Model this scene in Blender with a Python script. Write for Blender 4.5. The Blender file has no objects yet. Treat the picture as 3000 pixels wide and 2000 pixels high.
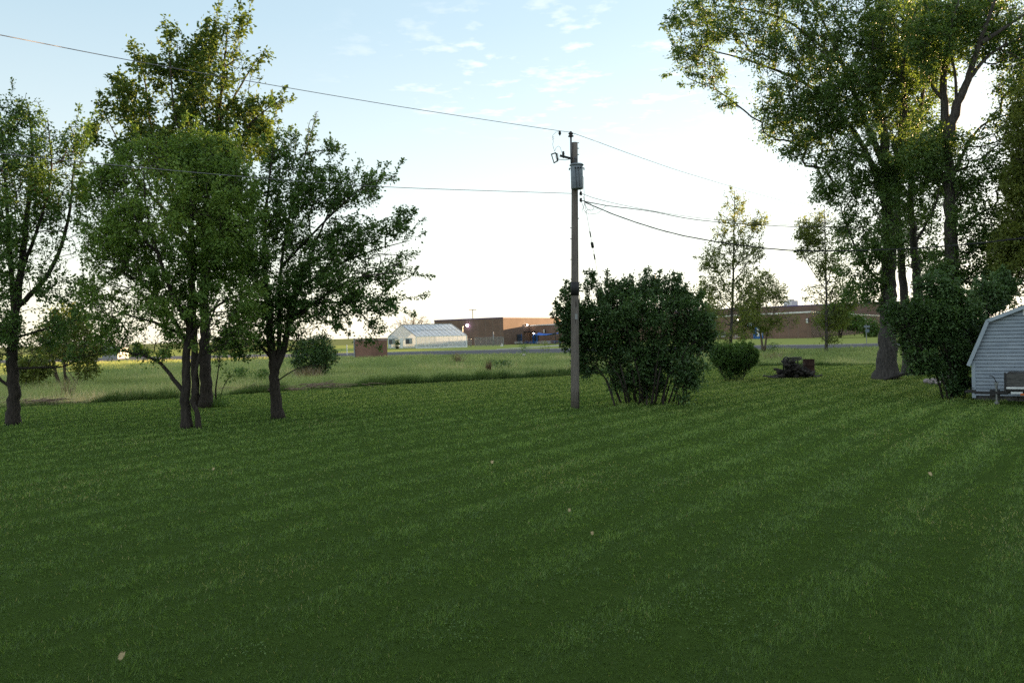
import bpy, math, random
import numpy as np
from mathutils import Vector, Matrix
C = bpy.context.scene.collection
S = bpy.context.scene
R = math.radians
RNG = np.random.default_rng(7)
random.seed(7)

# ------------------------------------------------------------------ camera
F = 2421.0                       # focal length in photo pixels (3000 px wide)
EYE = np.array([0.0, 0.0, 2.5])
PITCH = math.atan(21 / F)
ROLL = R(1.43)
cd = bpy.data.cameras.new("camera")
cam = bpy.data.objects.new("camera", cd)
C.objects.link(cam)
cd.sensor_width = 36.0
cd.lens = 36.0 * F / 3000
cd.clip_start = 0.05
cd.clip_end = 6000
cam.matrix_world = Matrix.Translation(EYE) @ Matrix.Rotation(R(90) - PITCH, 4, 'X') @ Matrix.Rotation(-ROLL, 4, 'Z')
S.camera = cam

# ------------------------------------------------------------------ sun, sky, exposure
SUN_AZ, SUN_EL = R(52), R(6.0)
sdir = Vector((math.sin(SUN_AZ) * math.cos(SUN_EL), math.cos(SUN_AZ) * math.cos(SUN_EL), math.sin(SUN_EL)))
sl = bpy.data.lights.new("sun", 'SUN')
sl.energy = 4.8
sl.angle = R(0.5)
sl.color = (1.0, 0.66, 0.34)
so = bpy.data.objects.new("sun", sl)
so.rotation_euler = (-sdir).to_track_quat('-Z', 'Y').to_euler()
C.objects.link(so)

W = bpy.data.worlds.new("World")
S.world = W
W.use_nodes = True
wn, wl_ = W.node_tree.nodes, W.node_tree.links
wn.clear()
def wnode(t, **k):
    n = wn.new(t)
    for a, b in k.items():
        setattr(n, a, b)
    return n
w_out = wnode('ShaderNodeOutputWorld')
w_bg = wnode('ShaderNodeBackground')
w_bg.inputs['Strength'].default_value = 0.15
w_sky = wnode('ShaderNodeTexSky', sky_type='NISHITA', sun_disc=False)
w_sky.sun_elevation = SUN_EL
w_sky.sun_rotation = SUN_AZ
w_sky.altitude = 200
w_sky.air_density = 1.0
w_sky.dust_density = 0.3
w_sky.ozone_density = 1.0
# small broken clouds: noise over the flat cloud layer the view ray meets
w_tc = wnode('ShaderNodeTexCoord')
w_sep = wnode('ShaderNodeSeparateXYZ')
wl_.new(w_tc.outputs['Generated'], w_sep.inputs[0])
w_zm = wnode('ShaderNodeMath', operation='MAXIMUM')
wl_.new(w_sep.outputs['Z'], w_zm.inputs[0])
w_zm.inputs[1].default_value = 0.03
w_div = wnode('ShaderNodeVectorMath', operation='DIVIDE')
w_cz = wnode('ShaderNodeCombineXYZ')
for i in range(3):
    wl_.new(w_zm.outputs[0], w_cz.inputs[i])
wl_.new(w_tc.outputs['Generated'], w_div.inputs[0])
wl_.new(w_cz.outputs[0], w_div.inputs[1])
w_no = wnode('ShaderNodeTexNoise')
w_no.inputs['Scale'].default_value = 7.5
w_no.inputs['Detail'].default_value = 5.0
w_no.inputs['Roughness'].default_value = 0.55
wl_.new(w_div.outputs[0], w_no.inputs['Vector'])
w_mr = wnode('ShaderNodeMapRange')
w_mr.inputs['From Min'].default_value = 0.56
w_mr.inputs['From Max'].default_value = 0.70
wl_.new(w_no.outputs['Fac'], w_mr.inputs['Value'])
# the cloud field drifts over one part of the sky
w_d = wnode('ShaderNodeVectorMath', operation='DISTANCE')
wl_.new(w_div.outputs[0], w_d.inputs[0])
w_d.inputs[1].default_value = (0.36, 3.25, 1.0)
w_m2 = wnode('ShaderNodeMapRange')
w_m2.inputs['From Min'].default_value = 1.15
w_m2.inputs['From Max'].default_value = 0.55
wl_.new(w_d.outputs['Value'], w_m2.inputs['Value'])
w_mul = wnode('ShaderNodeMath', operation='MULTIPLY')
wl_.new(w_mr.outputs[0], w_mul.inputs[0])
wl_.new(w_m2.outputs[0], w_mul.inputs[1])
w_mix = wnode('ShaderNodeMix', data_type='RGBA')
wl_.new(w_mul.outputs[0], w_mix.inputs['Factor'])
w_up = wnode('ShaderNodeMix', data_type='RGBA', blend_type='ADD')
w_up.inputs['Factor'].default_value = 1.0
# thin high haze: the low sky is paler than a clear one
w_hs = wnode('ShaderNodeHueSaturation')
w_hz = wnode('ShaderNodeMapRange')
w_hz.inputs['From Min'].default_value = 0.0; w_hz.inputs['From Max'].default_value = 0.35
w_hz.inputs['To Min'].default_value = 0.55; w_hz.inputs['To Max'].default_value = 1.38
wl_.new(w_sep.outputs['Z'], w_hz.inputs['Value'])
# unseen overhead sky, made paler and brighter as added light for the ground
w_v1 = wnode('ShaderNodeMapRange'); w_v1.inputs['From Min'].default_value = 0.42; w_v1.inputs['From Max'].default_value = 0.75
w_v1.inputs['To Min'].default_value = 1.0; w_v1.inputs['To Max'].default_value = 0.38
w_v2 = wnode('ShaderNodeMapRange'); w_v2.inputs['From Min'].default_value = 0.42; w_v2.inputs['From Max'].default_value = 0.75
w_v2.inputs['To Min'].default_value = 1.0; w_v2.inputs['To Max'].default_value = 1.4
wl_.new(w_sep.outputs['Z'], w_v1.inputs['Value']); wl_.new(w_sep.outputs['Z'], w_v2.inputs['Value'])
w_vm = wnode('ShaderNodeMath', operation='MULTIPLY'); wl_.new(w_hz.outputs[0], w_vm.inputs[0]); wl_.new(w_v1.outputs[0], w_vm.inputs[1])
wl_.new(w_vm.outputs[0], w_hs.inputs['Saturation']); wl_.new(w_v2.outputs[0], w_hs.inputs['Value'])
w_gm = wnode('ShaderNodeGamma'); w_gm.inputs['Gamma'].default_value = 0.47
wl_.new(w_sky.outputs[0], w_gm.inputs['Color'])
wl_.new(w_gm.outputs[0], w_hs.inputs['Color'])
wl_.new(w_hs.outputs[0], w_up.inputs['A'])
w_up.inputs['B'].default_value = (0.45, 0.32, 0.24, 1)
wl_.new(w_hs.outputs[0], w_mix.inputs['A'])
wl_.new(w_up.outputs['Result'], w_mix.inputs['B'])
wl_.new(w_mix.outputs['Result'], w_bg.inputs['Color'])
wl_.new(w_bg.outputs[0], w_out.inputs['Surface'])

S.view_settings.view_transform = 'Standard'
S.view_settings.look = 'None'
S.view_settings.exposure = 2.15
S.view_settings.gamma = 1.0
S.cycles.use_denoising = False
S.cycles.sample_clamp_indirect = 2.0
S.cycles.sample_clamp_direct = 6.0
S.cycles.max_bounces = 6
S.cycles.transparent_max_bounces = 16
S.cycles.transmission_bounces = 4
S.cycles.diffuse_bounces = 3
S.cycles.caustics_reflective = False
S.cycles.caustics_refractive = False

# ------------------------------------------------------------------ photo pixel -> place
def ray(px, py):
    u, v = (px - 1500) / F, (1000 - py) / F
    c, s = math.cos(ROLL), math.sin(ROLL)
    u, v = u * c + v * s, -u * s + v * c
    cp, sp = math.cos(PITCH), math.sin(PITCH)
    return np.array([u, cp + v * sp, v * cp - sp])
def P(px, py, d):
    r = ray(px, py)
    return EYE + r * (d / r[1])
def sst(x, a, b):
    t = np.clip((np.asarray(x, float) - a) / (b - a), 0, 1)
    return t * t * (3 - 2 * t)
def terrain(x, y):
    return 0.45 * sst(x, 5, 45) * sst(y, 95, 150) * (1 - sst(y, 260, 400))
def G(px, py):
    r = ray(px, py)
    z = 0.0
    for _ in range(6):
        t = (z - EYE[2]) / r[2]
        p = EYE + r * t
        z = float(terrain(p[0], p[1]))
    p[2] = z
    return p

# ------------------------------------------------------------------ noise in numpy
_lat = np.random.default_rng(3).random((256, 256))
def vnoise(x, y, sc=1.0):
    x, y = np.asarray(x, float) * sc, np.asarray(y, float) * sc
    xi, yi = np.floor(x).astype(int), np.floor(y).astype(int)
    fx, fy = x - xi, y - yi
    fx, fy = fx * fx * (3 - 2 * fx), fy * fy * (3 - 2 * fy)
    g = lambda a, b: _lat[a & 255, b & 255]
    return (g(xi, yi) * (1 - fx) + g(xi + 1, yi) * fx) * (1 - fy) + (g(xi, yi + 1) * (1 - fx) + g(xi + 1, yi + 1) * fx) * fy
def fbm(x, y, sc=1.0, o=3):
    s, a, t = 0, 1.0, 0
    for k in range(o):
        s = s + a * vnoise(np.asarray(x) + 17 * k, np.asarray(y) - 9 * k, sc * 2 ** k)
        t += a
        a *= 0.5
    return s / t

# ------------------------------------------------------------------ mesh building
WL = {}
def unit(v):
    v = np.asarray(v, float)
    return v / (np.linalg.norm(v) + 1e-12)
class MB:
    def __init__(s):
        s.v, s.f = [], []
    def add(s, vs, fs):
        o = len(s.v)
        s.v += [tuple(map(float, p)) for p in vs]
        s.f += [tuple(i + o for i in f) for f in fs]
        return s
    def obox(s, o, ax, ay, az):
        o, ax, ay, az = map(lambda q: np.asarray(q, float), (o, ax, ay, az))
        vs = [o + i * ax + j * ay + k * az for k in (0, 1) for j in (0, 1) for i in (0, 1)]
        fs = [(0, 2, 3, 1), (4, 5, 7, 6), (0, 1, 5, 4), (2, 6, 7, 3), (0, 4, 6, 2), (1, 3, 7, 5)]
        return s.add(vs, fs)
    def box(s, c, sx, sy, sz, rz=0.0):
        a = np.array([math.cos(rz), math.sin(rz), 0]); b = np.array([-math.sin(rz), math.cos(rz), 0])
        c = np.asarray(c, float)
        return s.obox(c - a * sx / 2 - b * sy / 2 - np.array([0, 0, sz / 2]), a * sx, b * sy, (0, 0, sz))
    def beam(s, p, q, w, h=None, up=(0, 0, 1)):
        p, q = np.asarray(p, float), np.asarray(q, float)
        d = q - p
        a = np.cross(d, up)
        if np.linalg.norm(a) < 1e-6:
            a = np.array([1.0, 0, 0])
        a = unit(a); b = unit(np.cross(a, d)); h = h or w
        return s.obox(p - a * w / 2 - b * h / 2, d, a * w, b * h)
    def tube(s, pts, r, n=8, cap=True):
        pts = [np.asarray(p, float) for p in pts]
        rs = r if hasattr(r, '__len__') else [r] * len(pts)
        vs, fs = [], []
        ref = None
        for i, p in enumerate(pts):
            d = unit(pts[min(i + 1, len(pts) - 1)] - pts[max(i - 1, 0)])
            if ref is None:
                ref = np.array([1.0, 0, 0]) if abs(d[0]) < 0.8 else np.array([0, 1.0, 0])
            a = unit(ref - d * np.dot(ref, d)); b = np.cross(d, a); ref = a
            for k in range(n):
                t = 2 * math.pi * k / n
                vs.append(p + (a * math.cos(t) + b * math.sin(t)) * rs[i])
        for i in range(len(pts) - 1):
            for k in range(n):
                fs.append((i * n + k, i * n + (k + 1) % n, (i + 1) * n + (k + 1) % n, (i + 1) * n + k))
        if cap:
            fs.append(tuple(range(n))[::-1]); fs.append(tuple((len(pts) - 1) * n + k for k in range(n)))
        return s.add(vs, fs)
    def prism(s, poly, z0, z1):
        n = len(poly)
        z0s = z0 if hasattr(z0, '__len__') else [z0] * n
        z1s = z1 if hasattr(z1, '__len__') else [z1] * n
        vs = [(p[0], p[1], z0s[i]) for i, p in enumerate(poly)] + [(p[0], p[1], z1s[i]) for i, p in enumerate(poly)]
        fs = [(i, (i + 1) % n, n + (i + 1) % n, n + i) for i in range(n)] + [tuple(range(n))[::-1], tuple(range(n, 2 * n))]
        return s.add(vs, fs)
    def build(s, name, mat, parent=None, smooth=False):
        return mesh_obj(name, np.array(s.v), s.f, mat, parent, smooth)
def link(o, parent):
    C.objects.link(o)
    if parent is not None:
        o.parent = parent
        WL[o.name] = WL.get(parent.name, np.zeros(3))
    return o
def mesh_obj(name, v, f, mat, parent=None, smooth=False):
    if parent is not None:
        v = v - WL.get(parent.name, np.zeros(3))
    me = bpy.data.meshes.new(name)
    me.from_pydata(v.tolist(), [], f)
    me.update()
    if smooth:
        me.polygons.foreach_set('use_smooth', [True] * len(me.polygons))
    if mat:
        me.materials.append(mat)
    o = bpy.data.objects.new(name, me)
    return link(o, parent)
def fast_mesh(name, v, faces, mat, parent=None, attrs=None, smooth=False):
    """v (N,3), faces (M,k) all with the same k"""
    if parent is not None:
        v = v - WL.get(parent.name, np.zeros(3))
    m, k = faces.shape
    me = bpy.data.meshes.new(name)
    me.vertices.add(len(v)); me.vertices.foreach_set('co', v.astype(np.float32).ravel())
    me.loops.add(m * k); me.loops.foreach_set('vertex_index', faces.astype(np.int32).ravel())
    me.polygons.add(m); me.polygons.foreach_set('loop_start', np.arange(0, m * k, k, dtype=np.int32))
    if smooth:
        me.polygons.foreach_set('use_smooth', np.ones(m, bool))
    for an, arr in (attrs or {}).items():
        a = me.attributes.new(an, 'FLOAT', 'POINT')
        a.data.foreach_set('value', arr.astype(np.float32))
    me.update(calc_edges=True)
    me.materials.append(mat)
    o = bpy.data.objects.new(name, me)
    return link(o, parent)
def tag(o, label=None, cat=None, group=None, kind=None):
    if label: o['label'] = label
    if cat: o['category'] = cat
    if group: o['group'] = group
    if kind: o['kind'] = kind
    return o
def thing(name, label, cat, loc, group=None):
    o = bpy.data.objects.new(name, None)
    C.objects.link(o)
    o.location = tuple(map(float, loc))
    o.empty_display_size = 0.2
    WL[o.name] = np.asarray(loc, float)
    return tag(o, label, cat, group)
def dup(root, loc, label, rotz=0.0, group=None):
    r = root.copy(); C.objects.link(r)
    r.location = tuple(map(float, loc)); r.rotation_euler = (0, 0, rotz); r['label'] = label
    if group: r['group'] = group
    for ch in list(root.children):
        c = ch.copy(); C.objects.link(c); c.parent = r
        for g in ch.children:
            d = g.copy(); C.objects.link(d); d.parent = c
    return r

# ------------------------------------------------------------------ materials
def mat_new(name):
    m = bpy.data.materials.new(name); m.use_nodes = True
    nt = m.node_tree; nt.nodes.clear()
    return m, nt, nt.nodes.new('ShaderNodeOutputMaterial')
def ramp(nt, stops):
    r = nt.nodes.new('ShaderNodeValToRGB')
    e = r.color_ramp.elements
    while len(e) < len(stops): e.new(0.5)
    for i, (p, c) in enumerate(stops):
        e[i].position = p; e[i].color = (*c, 1)
    return r
def noise(nt, scale, detail=4, rough=0.55, vec=None, stretch=None):
    n = nt.nodes.new('ShaderNodeTexNoise')
    n.inputs['Scale'].default_value = scale; n.inputs['Detail'].default_value = detail; n.inputs['Roughness'].default_value = rough
    g = nt.nodes.new('ShaderNodeNewGeometry')
    src = g.outputs['Position']
    if stretch:
        mp = nt.nodes.new('ShaderNodeMapping'); mp.inputs['Scale'].default_value = stretch
        nt.links.new(src, mp.inputs[0]); src = mp.outputs[0]
    nt.links.new(src, n.inputs['Vector'])
    return n
def m_noise(name, c1, c2, scale=8, rough=0.8, bump=0.0, stretch=None, spec=0.3, lo=0.35, hi=0.65, metal=0.0, detail=5):
    m, nt, out = mat_new(name)
    b = nt.nodes.new('ShaderNodeBsdfPrincipled')
    n = noise(nt, scale, detail, 0.6, stretch=stretch)
    r = ramp(nt, [(lo, c1), (hi, c2)])
    nt.links.new(n.outputs['Fac'], r.inputs[0]); nt.links.new(r.outputs[0], b.inputs['Base Color'])
    b.inputs['Roughness'].default_value = rough; b.inputs['Specular IOR Level'].default_value = spec; b.inputs['Metallic'].default_value = metal
    if bump:
        bp = nt.nodes.new('ShaderNodeBump'); bp.inputs['Strength'].default_value = bump; bp.inputs['Distance'].default_value = 0.03
        nt.links.new(n.outputs['Fac'], bp.inputs['Height']); nt.links.new(bp.outputs[0], b.inputs['Normal'])
    nt.links.new(b.outputs[0], out.inputs[0])
    return m
def m_leaf(name, stops, trans=(1.15, 1.1, 0.5), tfac=0.35, spec=0.25, rough=0.55, gain=1.0):
    """leaf or blade: colour picked per leaf by the 'rnd' attribute, light passes through"""
    m, nt, out = mat_new(name)
    a = nt.nodes.new('ShaderNodeAttribute'); a.attribute_name = 'rnd'
    r = ramp(nt, [(p, tuple(c * gain for c in col)) for p, col in stops])
    nt.links.new(a.outputs['Fac'], r.inputs[0])
    b = nt.nodes.new('ShaderNodeBsdfPrincipled')
    b.inputs['Roughness'].default_value = rough; b.inputs['Specular IOR Level'].default_value = spec
    nt.links.new(r.outputs[0], b.inputs['Base Color'])
    t = nt.nodes.new('ShaderNodeBsdfTranslucent')
    mu = nt.nodes.new('ShaderNodeMix'); mu.data_type = 'RGBA'; mu.blend_type = 'MULTIPLY'; mu.inputs['Factor'].default_value = 1
    nt.links.new(r.outputs[0], mu.inputs['A']); mu.inputs['B'].default_value = (*trans, 1)
    nt.links.new(mu.outputs['Result'], t.inputs['Color'])
    mx = nt.nodes.new('ShaderNodeMixShader'); mx.inputs[0].default_value = tfac
    nt.links.new(b.outputs[0], mx.inputs[1]); nt.links.new(t.outputs[0], mx.inputs[2])
    nt.links.new(mx.outputs[0], out.inputs[0])
    return m
def m_emit(name, col, st):
    m, nt, out = mat_new(name)
    e = nt.nodes.new('ShaderNodeEmission'); e.inputs[0].default_value = (*col, 1); e.inputs[1].default_value = st
    nt.links.new(e.outputs[0], out.inputs[0])
    return m
def m_brick(name, c1, c2, mortar, ang):
    m, nt, out = mat_new(name)
    b = nt.nodes.new('ShaderNodeBsdfPrincipled'); b.inputs['Roughness'].default_value = 0.85
    g = nt.nodes.new('ShaderNodeNewGeometry')
    mp = nt.nodes.new('ShaderNodeMapping'); mp.inputs['Rotation'].default_value = (R(90), 0, ang)
    nt.links.new(g.outputs['Position'], mp.inputs[0])
    sp = nt.nodes.new('ShaderNodeSeparateXYZ'); nt.links.new(g.outputs['Position'], sp.inputs[0])
    ad = nt.nodes.new('ShaderNodeMath'); ad.operation = 'ADD'
    nt.links.new(sp.outputs['X'], ad.inputs[0]); nt.links.new(sp.outputs['Y'], ad.inputs[1])
    cb = nt.nodes.new('ShaderNodeCombineXYZ'); nt.links.new(ad.outputs[0], cb.inputs[0]); nt.links.new(sp.outputs['Z'], cb.inputs[1])
    bt = nt.nodes.new('ShaderNodeTexBrick')
    bt.inputs['Scale'].default_value = 1.0; bt.inputs['Brick Width'].default_value = 0.42; bt.inputs['Row Height'].default_value = 0.21
    bt.inputs['Mortar Size'].default_value = 0.012
    bt.inputs['Color1'].default_value = (*c1, 1); bt.inputs['Color2'].default_value = (*c2, 1); bt.inputs['Mortar'].default_value = (*mortar, 1)
    nt.links.new(cb.outputs[0], bt.inputs['Vector'])
    n = noise(nt, 0.5, 5); r = ramp(nt, [(0.3, (0.82, 0.82, 0.82)), (0.7, (1.1, 1.1, 1.1))]); nt.links.new(n.outputs['Fac'], r.inputs[0])
    mu = nt.nodes.new('ShaderNodeMix'); mu.data_type = 'RGBA'; mu.blend_type = 'MULTIPLY'; mu.inputs['Factor'].default_value = 1
    nt.links.new(bt.outputs['Color'], mu.inputs['A']); nt.links.new(r.outputs[0], mu.inputs['B'])
    nt.links.new(mu.outputs['Result'], b.inputs['Base Color'])
    nt.links.new(b.outputs[0], out.inputs[0])
    return m
def m_ground(name, stops, scale, scale2, amt=0.5, stretch=None, bump=0.3):
    m, nt, out = mat_new(name)
    b = nt.nodes.new('ShaderNodeBsdfPrincipled'); b.inputs['Roughness'].default_value = 0.95; b.inputs['Specular IOR Level'].default_value = 0.0
    n = noise(nt, scale, 6, 0.6, stretch=stretch); n2 = noise(nt, scale2, 4, 0.7)
    mx = nt.nodes.new('ShaderNodeMix'); mx.data_type = 'FLOAT'; mx.inputs['Factor'].default_value = amt
    nt.links.new(n.outputs['Fac'], mx.inputs['A']); nt.links.new(n2.outputs['Fac'], mx.inputs['B'])
    r = ramp(nt, stops); nt.links.new(mx.outputs['Result'], r.inputs[0]); nt.links.new(r.outputs[0], b.inputs['Base Color'])
    if bump:
        bp = nt.nodes.new('ShaderNodeBump'); bp.inputs['Strength'].default_value = bump; bp.inputs['Distance'].default_value = 0.05
        nt.links.new(n2.outputs['Fac'], bp.inputs['Height']); nt.links.new(bp.outputs[0], b.inputs['Normal'])
    nt.links.new(b.outputs[0], out.inputs[0])
    return m
def m_glazing(name, col, tr, rough=0.25):
    m, nt, out = mat_new(name)
    b = nt.nodes.new('ShaderNodeBsdfPrincipled'); b.inputs['Base Color'].default_value = (*col, 1); b.inputs['Roughness'].default_value = rough
    t = nt.nodes.new('ShaderNodeBsdfTransparent'); t.inputs[0].default_value = (0.95, 0.97, 0.95, 1)
    tl = nt.nodes.new('ShaderNodeBsdfTranslucent'); tl.inputs[0].default_value = (*col, 1)
    m1 = nt.nodes.new('ShaderNodeMixShader'); m1.inputs[0].default_value = 0.45
    nt.links.new(b.outputs[0], m1.inputs[1]); nt.links.new(tl.outputs[0], m1.inputs[2])
    m2 = nt.nodes.new('ShaderNodeMixShader'); m2.inputs[0].default_value = tr
    nt.links.new(m1.outputs[0], m2.inputs[1]); nt.links.new(t.outputs[0], m2.inputs[2])
    nt.links.new(m2.outputs[0], out.inputs[0])
    return m

LEAF_MID = m_leaf('leaf_mid', [(0, (0.030, 0.058, 0.016)), (0.5, (0.050, 0.092, 0.024)), (1, (0.085, 0.135, 0.035))], gain=2.0)
LEAF_FRESH = m_leaf('leaf_fresh', [(0, (0.042, 0.075, 0.018)), (0.5, (0.070, 0.115, 0.026)), (1, (0.110, 0.160, 0.038))], tfac=0.42, gain=2.2)
LEAF_GOLD = m_leaf('leaf_gold', [(0, (0.115, 0.155, 0.045)), (0.5, (0.165, 0.215, 0.06)), (1, (0.235, 0.275, 0.08))], tfac=0.55)
LEAF_OAK = m_leaf('leaf_oak', [(0, (0.060, 0.105, 0.028)), (0.5, (0.100, 0.160, 0.042)), (1, (0.150, 0.215, 0.06))], tfac=0.45)
LEAF_DARK = m_leaf('leaf_dark', [(0, (0.018, 0.036, 0.012)), (0.5, (0.034, 0.066, 0.020)), (1, (0.062, 0.105, 0.032))], tfac=0.25, spec=0.4, rough=0.45, gain=2.0)
LEAF_MAPLE = m_leaf('leaf_maple', [(0, (0.034, 0.062, 0.020)), (0.5, (0.058, 0.098, 0.028)), (0.85, (0.080, 0.122, 0.036)), (1, (0.13, 0.17, 0.10))], tfac=0.5, spec=0.35, rough=0.5, gain=2.05)
LEAF_YELLOW = m_leaf('leaf_yellow_green', [(0, (0.065, 0.085, 0.022)), (0.5, (0.095, 0.120, 0.030)), (1, (0.135, 0.155, 0.042))], tfac=0.45, gain=1.75)
BARK = m_noise('bark', (0.020, 0.016, 0.013), (0.058, 0.046, 0.038), 9, 0.9, 0.8, (3, 3, 0.6))
BARK_GREY = m_noise('bark_grey', (0.030, 0.026, 0.024), (0.095, 0.082, 0.074), 6, 0.9, 0.9, (3, 3, 0.5))
BARK_PALE = m_noise('bark_pale', (0.13, 0.10, 0.075), (0.22, 0.17, 0.13), 9, 0.9, 0.4, (3, 3, 0.6))
M_WHITE = m_noise('white_paint', (0.66, 0.67, 0.68), (0.80, 0.80, 0.80), 3, 0.5)
M_METAL = m_noise('grey_metal', (0.20, 0.21, 0.22), (0.32, 0.33, 0.34), 14, 0.45, metal=0.6)
M_DARK = m_noise('dark_metal', (0.018, 0.018, 0.020), (0.045, 0.042, 0.042), 20, 0.55)
M_RUST = m_noise('rusty_steel', (0.035, 0.018, 0.014), (0.085, 0.042, 0.030), 12, 0.85, 0.3)
M_BLUE = m_noise('blue_paint', (0.02, 0.09, 0.30), (0.03, 0.13, 0.40), 4, 0.5)
M_CONC = m_noise('concrete', (0.30, 0.28, 0.26), (0.42, 0.40, 0.37), 2.5, 0.9)

# ------------------------------------------------------------------ ground
def sheet(name, xs, ys, dz, mat, keep=None):
    X, Y = np.meshgrid(xs, ys)
    Z = terrain(X, Y) + dz
    v = np.stack([X, Y, Z], -1).reshape(-1, 3)
    nx, ny = len(xs), len(ys)
    i = np.arange(nx - 1)[None, :] + np.arange(ny - 1)[:, None] * nx
    f = np.stack([i, i + 1, i + nx + 1, i + nx], -1).reshape(-1, 4)
    return fast_mesh(name, v, f, mat, smooth=True)
def strip(name, near, far, dz, mat, nseg=60, nrow=4):
    """sheet between two polylines of ground points"""
    def rs(pl):
        pl = np.array([(p[0], p[1]) for p in pl]); L = np.r_[0, np.cumsum(np.hypot(*np.diff(pl, axis=0).T))]
        t = np.linspace(0, L[-1], nseg + 1)
        return np.stack([np.interp(t, L, pl[:, 0]), np.interp(t, L, pl[:, 1])], -1)
    a, b = rs(near), rs(far)
    w = np.linspace(0, 1, nrow + 1)[:, None, None]
    xy = a[None] * (1 - w) + b[None] * w
    v = np.concatenate([xy, (terrain(xy[..., 0], xy[..., 1]) + dz)[..., None]], -1).reshape(-1, 3)
    n = nseg + 1
    i = np.arange(nseg)[None, :] + np.arange(nrow)[:, None] * n
    return fast_mesh(name, v, np.stack([i, i + 1, i + n + 1, i + n], -1).reshape(-1, 4), mat, smooth=True)

M_FIELD = m_ground('field_soil', [(0.25, (0.10, 0.135, 0.05)), (0.5, (0.155, 0.18, 0.075)), (0.75, (0.25, 0.22, 0.13))], 0.22, 3.0, 0.35, (1, 1.6, 1))
M_LAWN = m_ground('lawn_soil', [(0.3, (0.032, 0.058, 0.014)), (0.7, (0.072, 0.118, 0.026))], 2.5, 45, 0.75, None, 0.8)
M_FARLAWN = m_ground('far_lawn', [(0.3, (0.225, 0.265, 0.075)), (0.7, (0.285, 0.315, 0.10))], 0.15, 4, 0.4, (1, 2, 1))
M_ASPH = m_ground('asphalt', [(0.3, (0.095, 0.095, 0.105)), (0.7, (0.150, 0.148, 0.158))], 0.3, 8, 0.4, (0.4, 2, 1), 0.1)
gx = np.unique(np.concatenate([np.linspace(-2500, -150, 25), np.linspace(-150, 150, 76), np.linspace(150, 2500, 25)]))
gy = np.unique(np.concatenate([np.linspace(-300, -10, 12), np.linspace(-10, 300, 79), np.linspace(300, 4500, 22)]))
tag(sheet('ground', gx, gy, -0.01, M_FIELD), 'rough grassy field running to the horizon', None, None, 'structure')
EDGE = np.array([(-120, -25), (-60, 10), (-30, 28.5), (-21, 34), (-15, 37.4), (-7.1, 43.2), (3.4, 48.4), (10, 52.0), (16.5, 54.6), (21, 52.5), (30, 50.5), (60, 46), (120, 36)], float)
def edge_y(x):
    return np.interp(x, EDGE[:, 0], EDGE[:, 1]) + 0.35 * (vnoise(x, np.zeros_like(x) + 5, 0.5) - 0.5)
ex = np.linspace(-60, 70, 131)
ey = edge_y(ex)
tag(strip('lawn', [(x, -12) for x in ex], list(zip(ex, ey)), 0.0, M_LAWN, 130, 40), 'mown green lawn with faint mower stripes', None, None, 'structure')
near = [(-150, 131), (-60, 124), (-17, 114.5), (2, 104.5), (18, 99), (36, 94), (70, 91), (150, 88)]
far = [(-150, 158), (-60, 146), (-20, 133), (2.8, 131), (18, 122), (40, 107), (70, 103), (150, 98)]
tag(strip('road', near, far, 0.02, M_ASPH, 120, 4), 'grey asphalt drive crossing behind the field', None, None, 'structure')
far2 = [(p[0] * 1.0, p[1] + 0.6) for p in far]
def kerb():
    b = MB()
    for (p, q) in zip(far[:-1], far[1:]):
        n = 14
        for k in range(n):
            a = np.array(p) + (np.array(q) - np.array(p)) * k / n; c = np.array(p) + (np.array(q) - np.array(p)) * (k + 1) / n
            za = float(terrain(*a))
            b.obox((a[0], a[1] + 0.02, za - 0.05), (c[0] - a[0], c[1] - a[1], float(terrain(*c)) - za), (0, 0.35, 0), (0, 0, 0.19))
    return b
tag(kerb().build('kerb', M_CONC), 'pale concrete kerb along the drive', None, None, 'structure')
back = [(-150, 300), (-60, 300), (-20, 300), (2.8, 300), (18, 300), (40, 300), (70, 300), (150, 300)]
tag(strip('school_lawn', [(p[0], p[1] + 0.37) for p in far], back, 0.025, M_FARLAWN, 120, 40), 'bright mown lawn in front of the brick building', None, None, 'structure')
sw = [G(1455, 1024.5), G(1560, 1018.5), G(1640, 1013.5)]
sw2 = [G(1455, 1023.2), G(1560, 1016.5), G(1640, 1011.0)]
tag(strip('path', sw, sw2, 0.05, M_CONC, 40, 2), 'concrete path crossing the bright lawn', None, None, 'structure')

# ------------------------------------------------------------------ grass
def blade_mesh(name, xy, z, h, w, lean, rnd, mat, rng, kind_label):
    n = len(xy)
    az = rng.uniform(0, 2 * np.pi, n)
    sd = np.stack([np.cos(az), np.sin(az), np.zeros(n)], -1) * (w / 2)[:, None]
    b = np.concatenate([xy, z[:, None]], -1)
    tip = b + np.stack([lean[:, 0] * h, lean[:, 1] * h, h], -1)
    v = np.empty((n, 3, 3)); v[:, 0] = b - sd; v[:, 1] = b + sd; v[:, 2] = tip
    o = fast_mesh(name, v.reshape(-1, 3), np.arange(3 * n).reshape(-1, 3), mat, attrs={'rnd': np.repeat(rnd, 3)})
    return tag(o, kind_label, 'grass', None, 'stuff')
M_BLADE = m_leaf('grass_blade', [(0, (0.046, 0.084, 0.022)), (0.45, (0.112, 0.190, 0.044)), (0.85, (0.192, 0.280, 0.070)), (0.93, (0.26, 0.30, 0.09)), (1, (0.32, 0.27, 0.15))], trans=(1.35, 1.3, 0.75), tfac=0.42, spec=0.3, rough=0.45, gain=1.38)
STR = (math.cos(R(37)), -math.sin(R(37)))          # across the mower tracks
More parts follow.
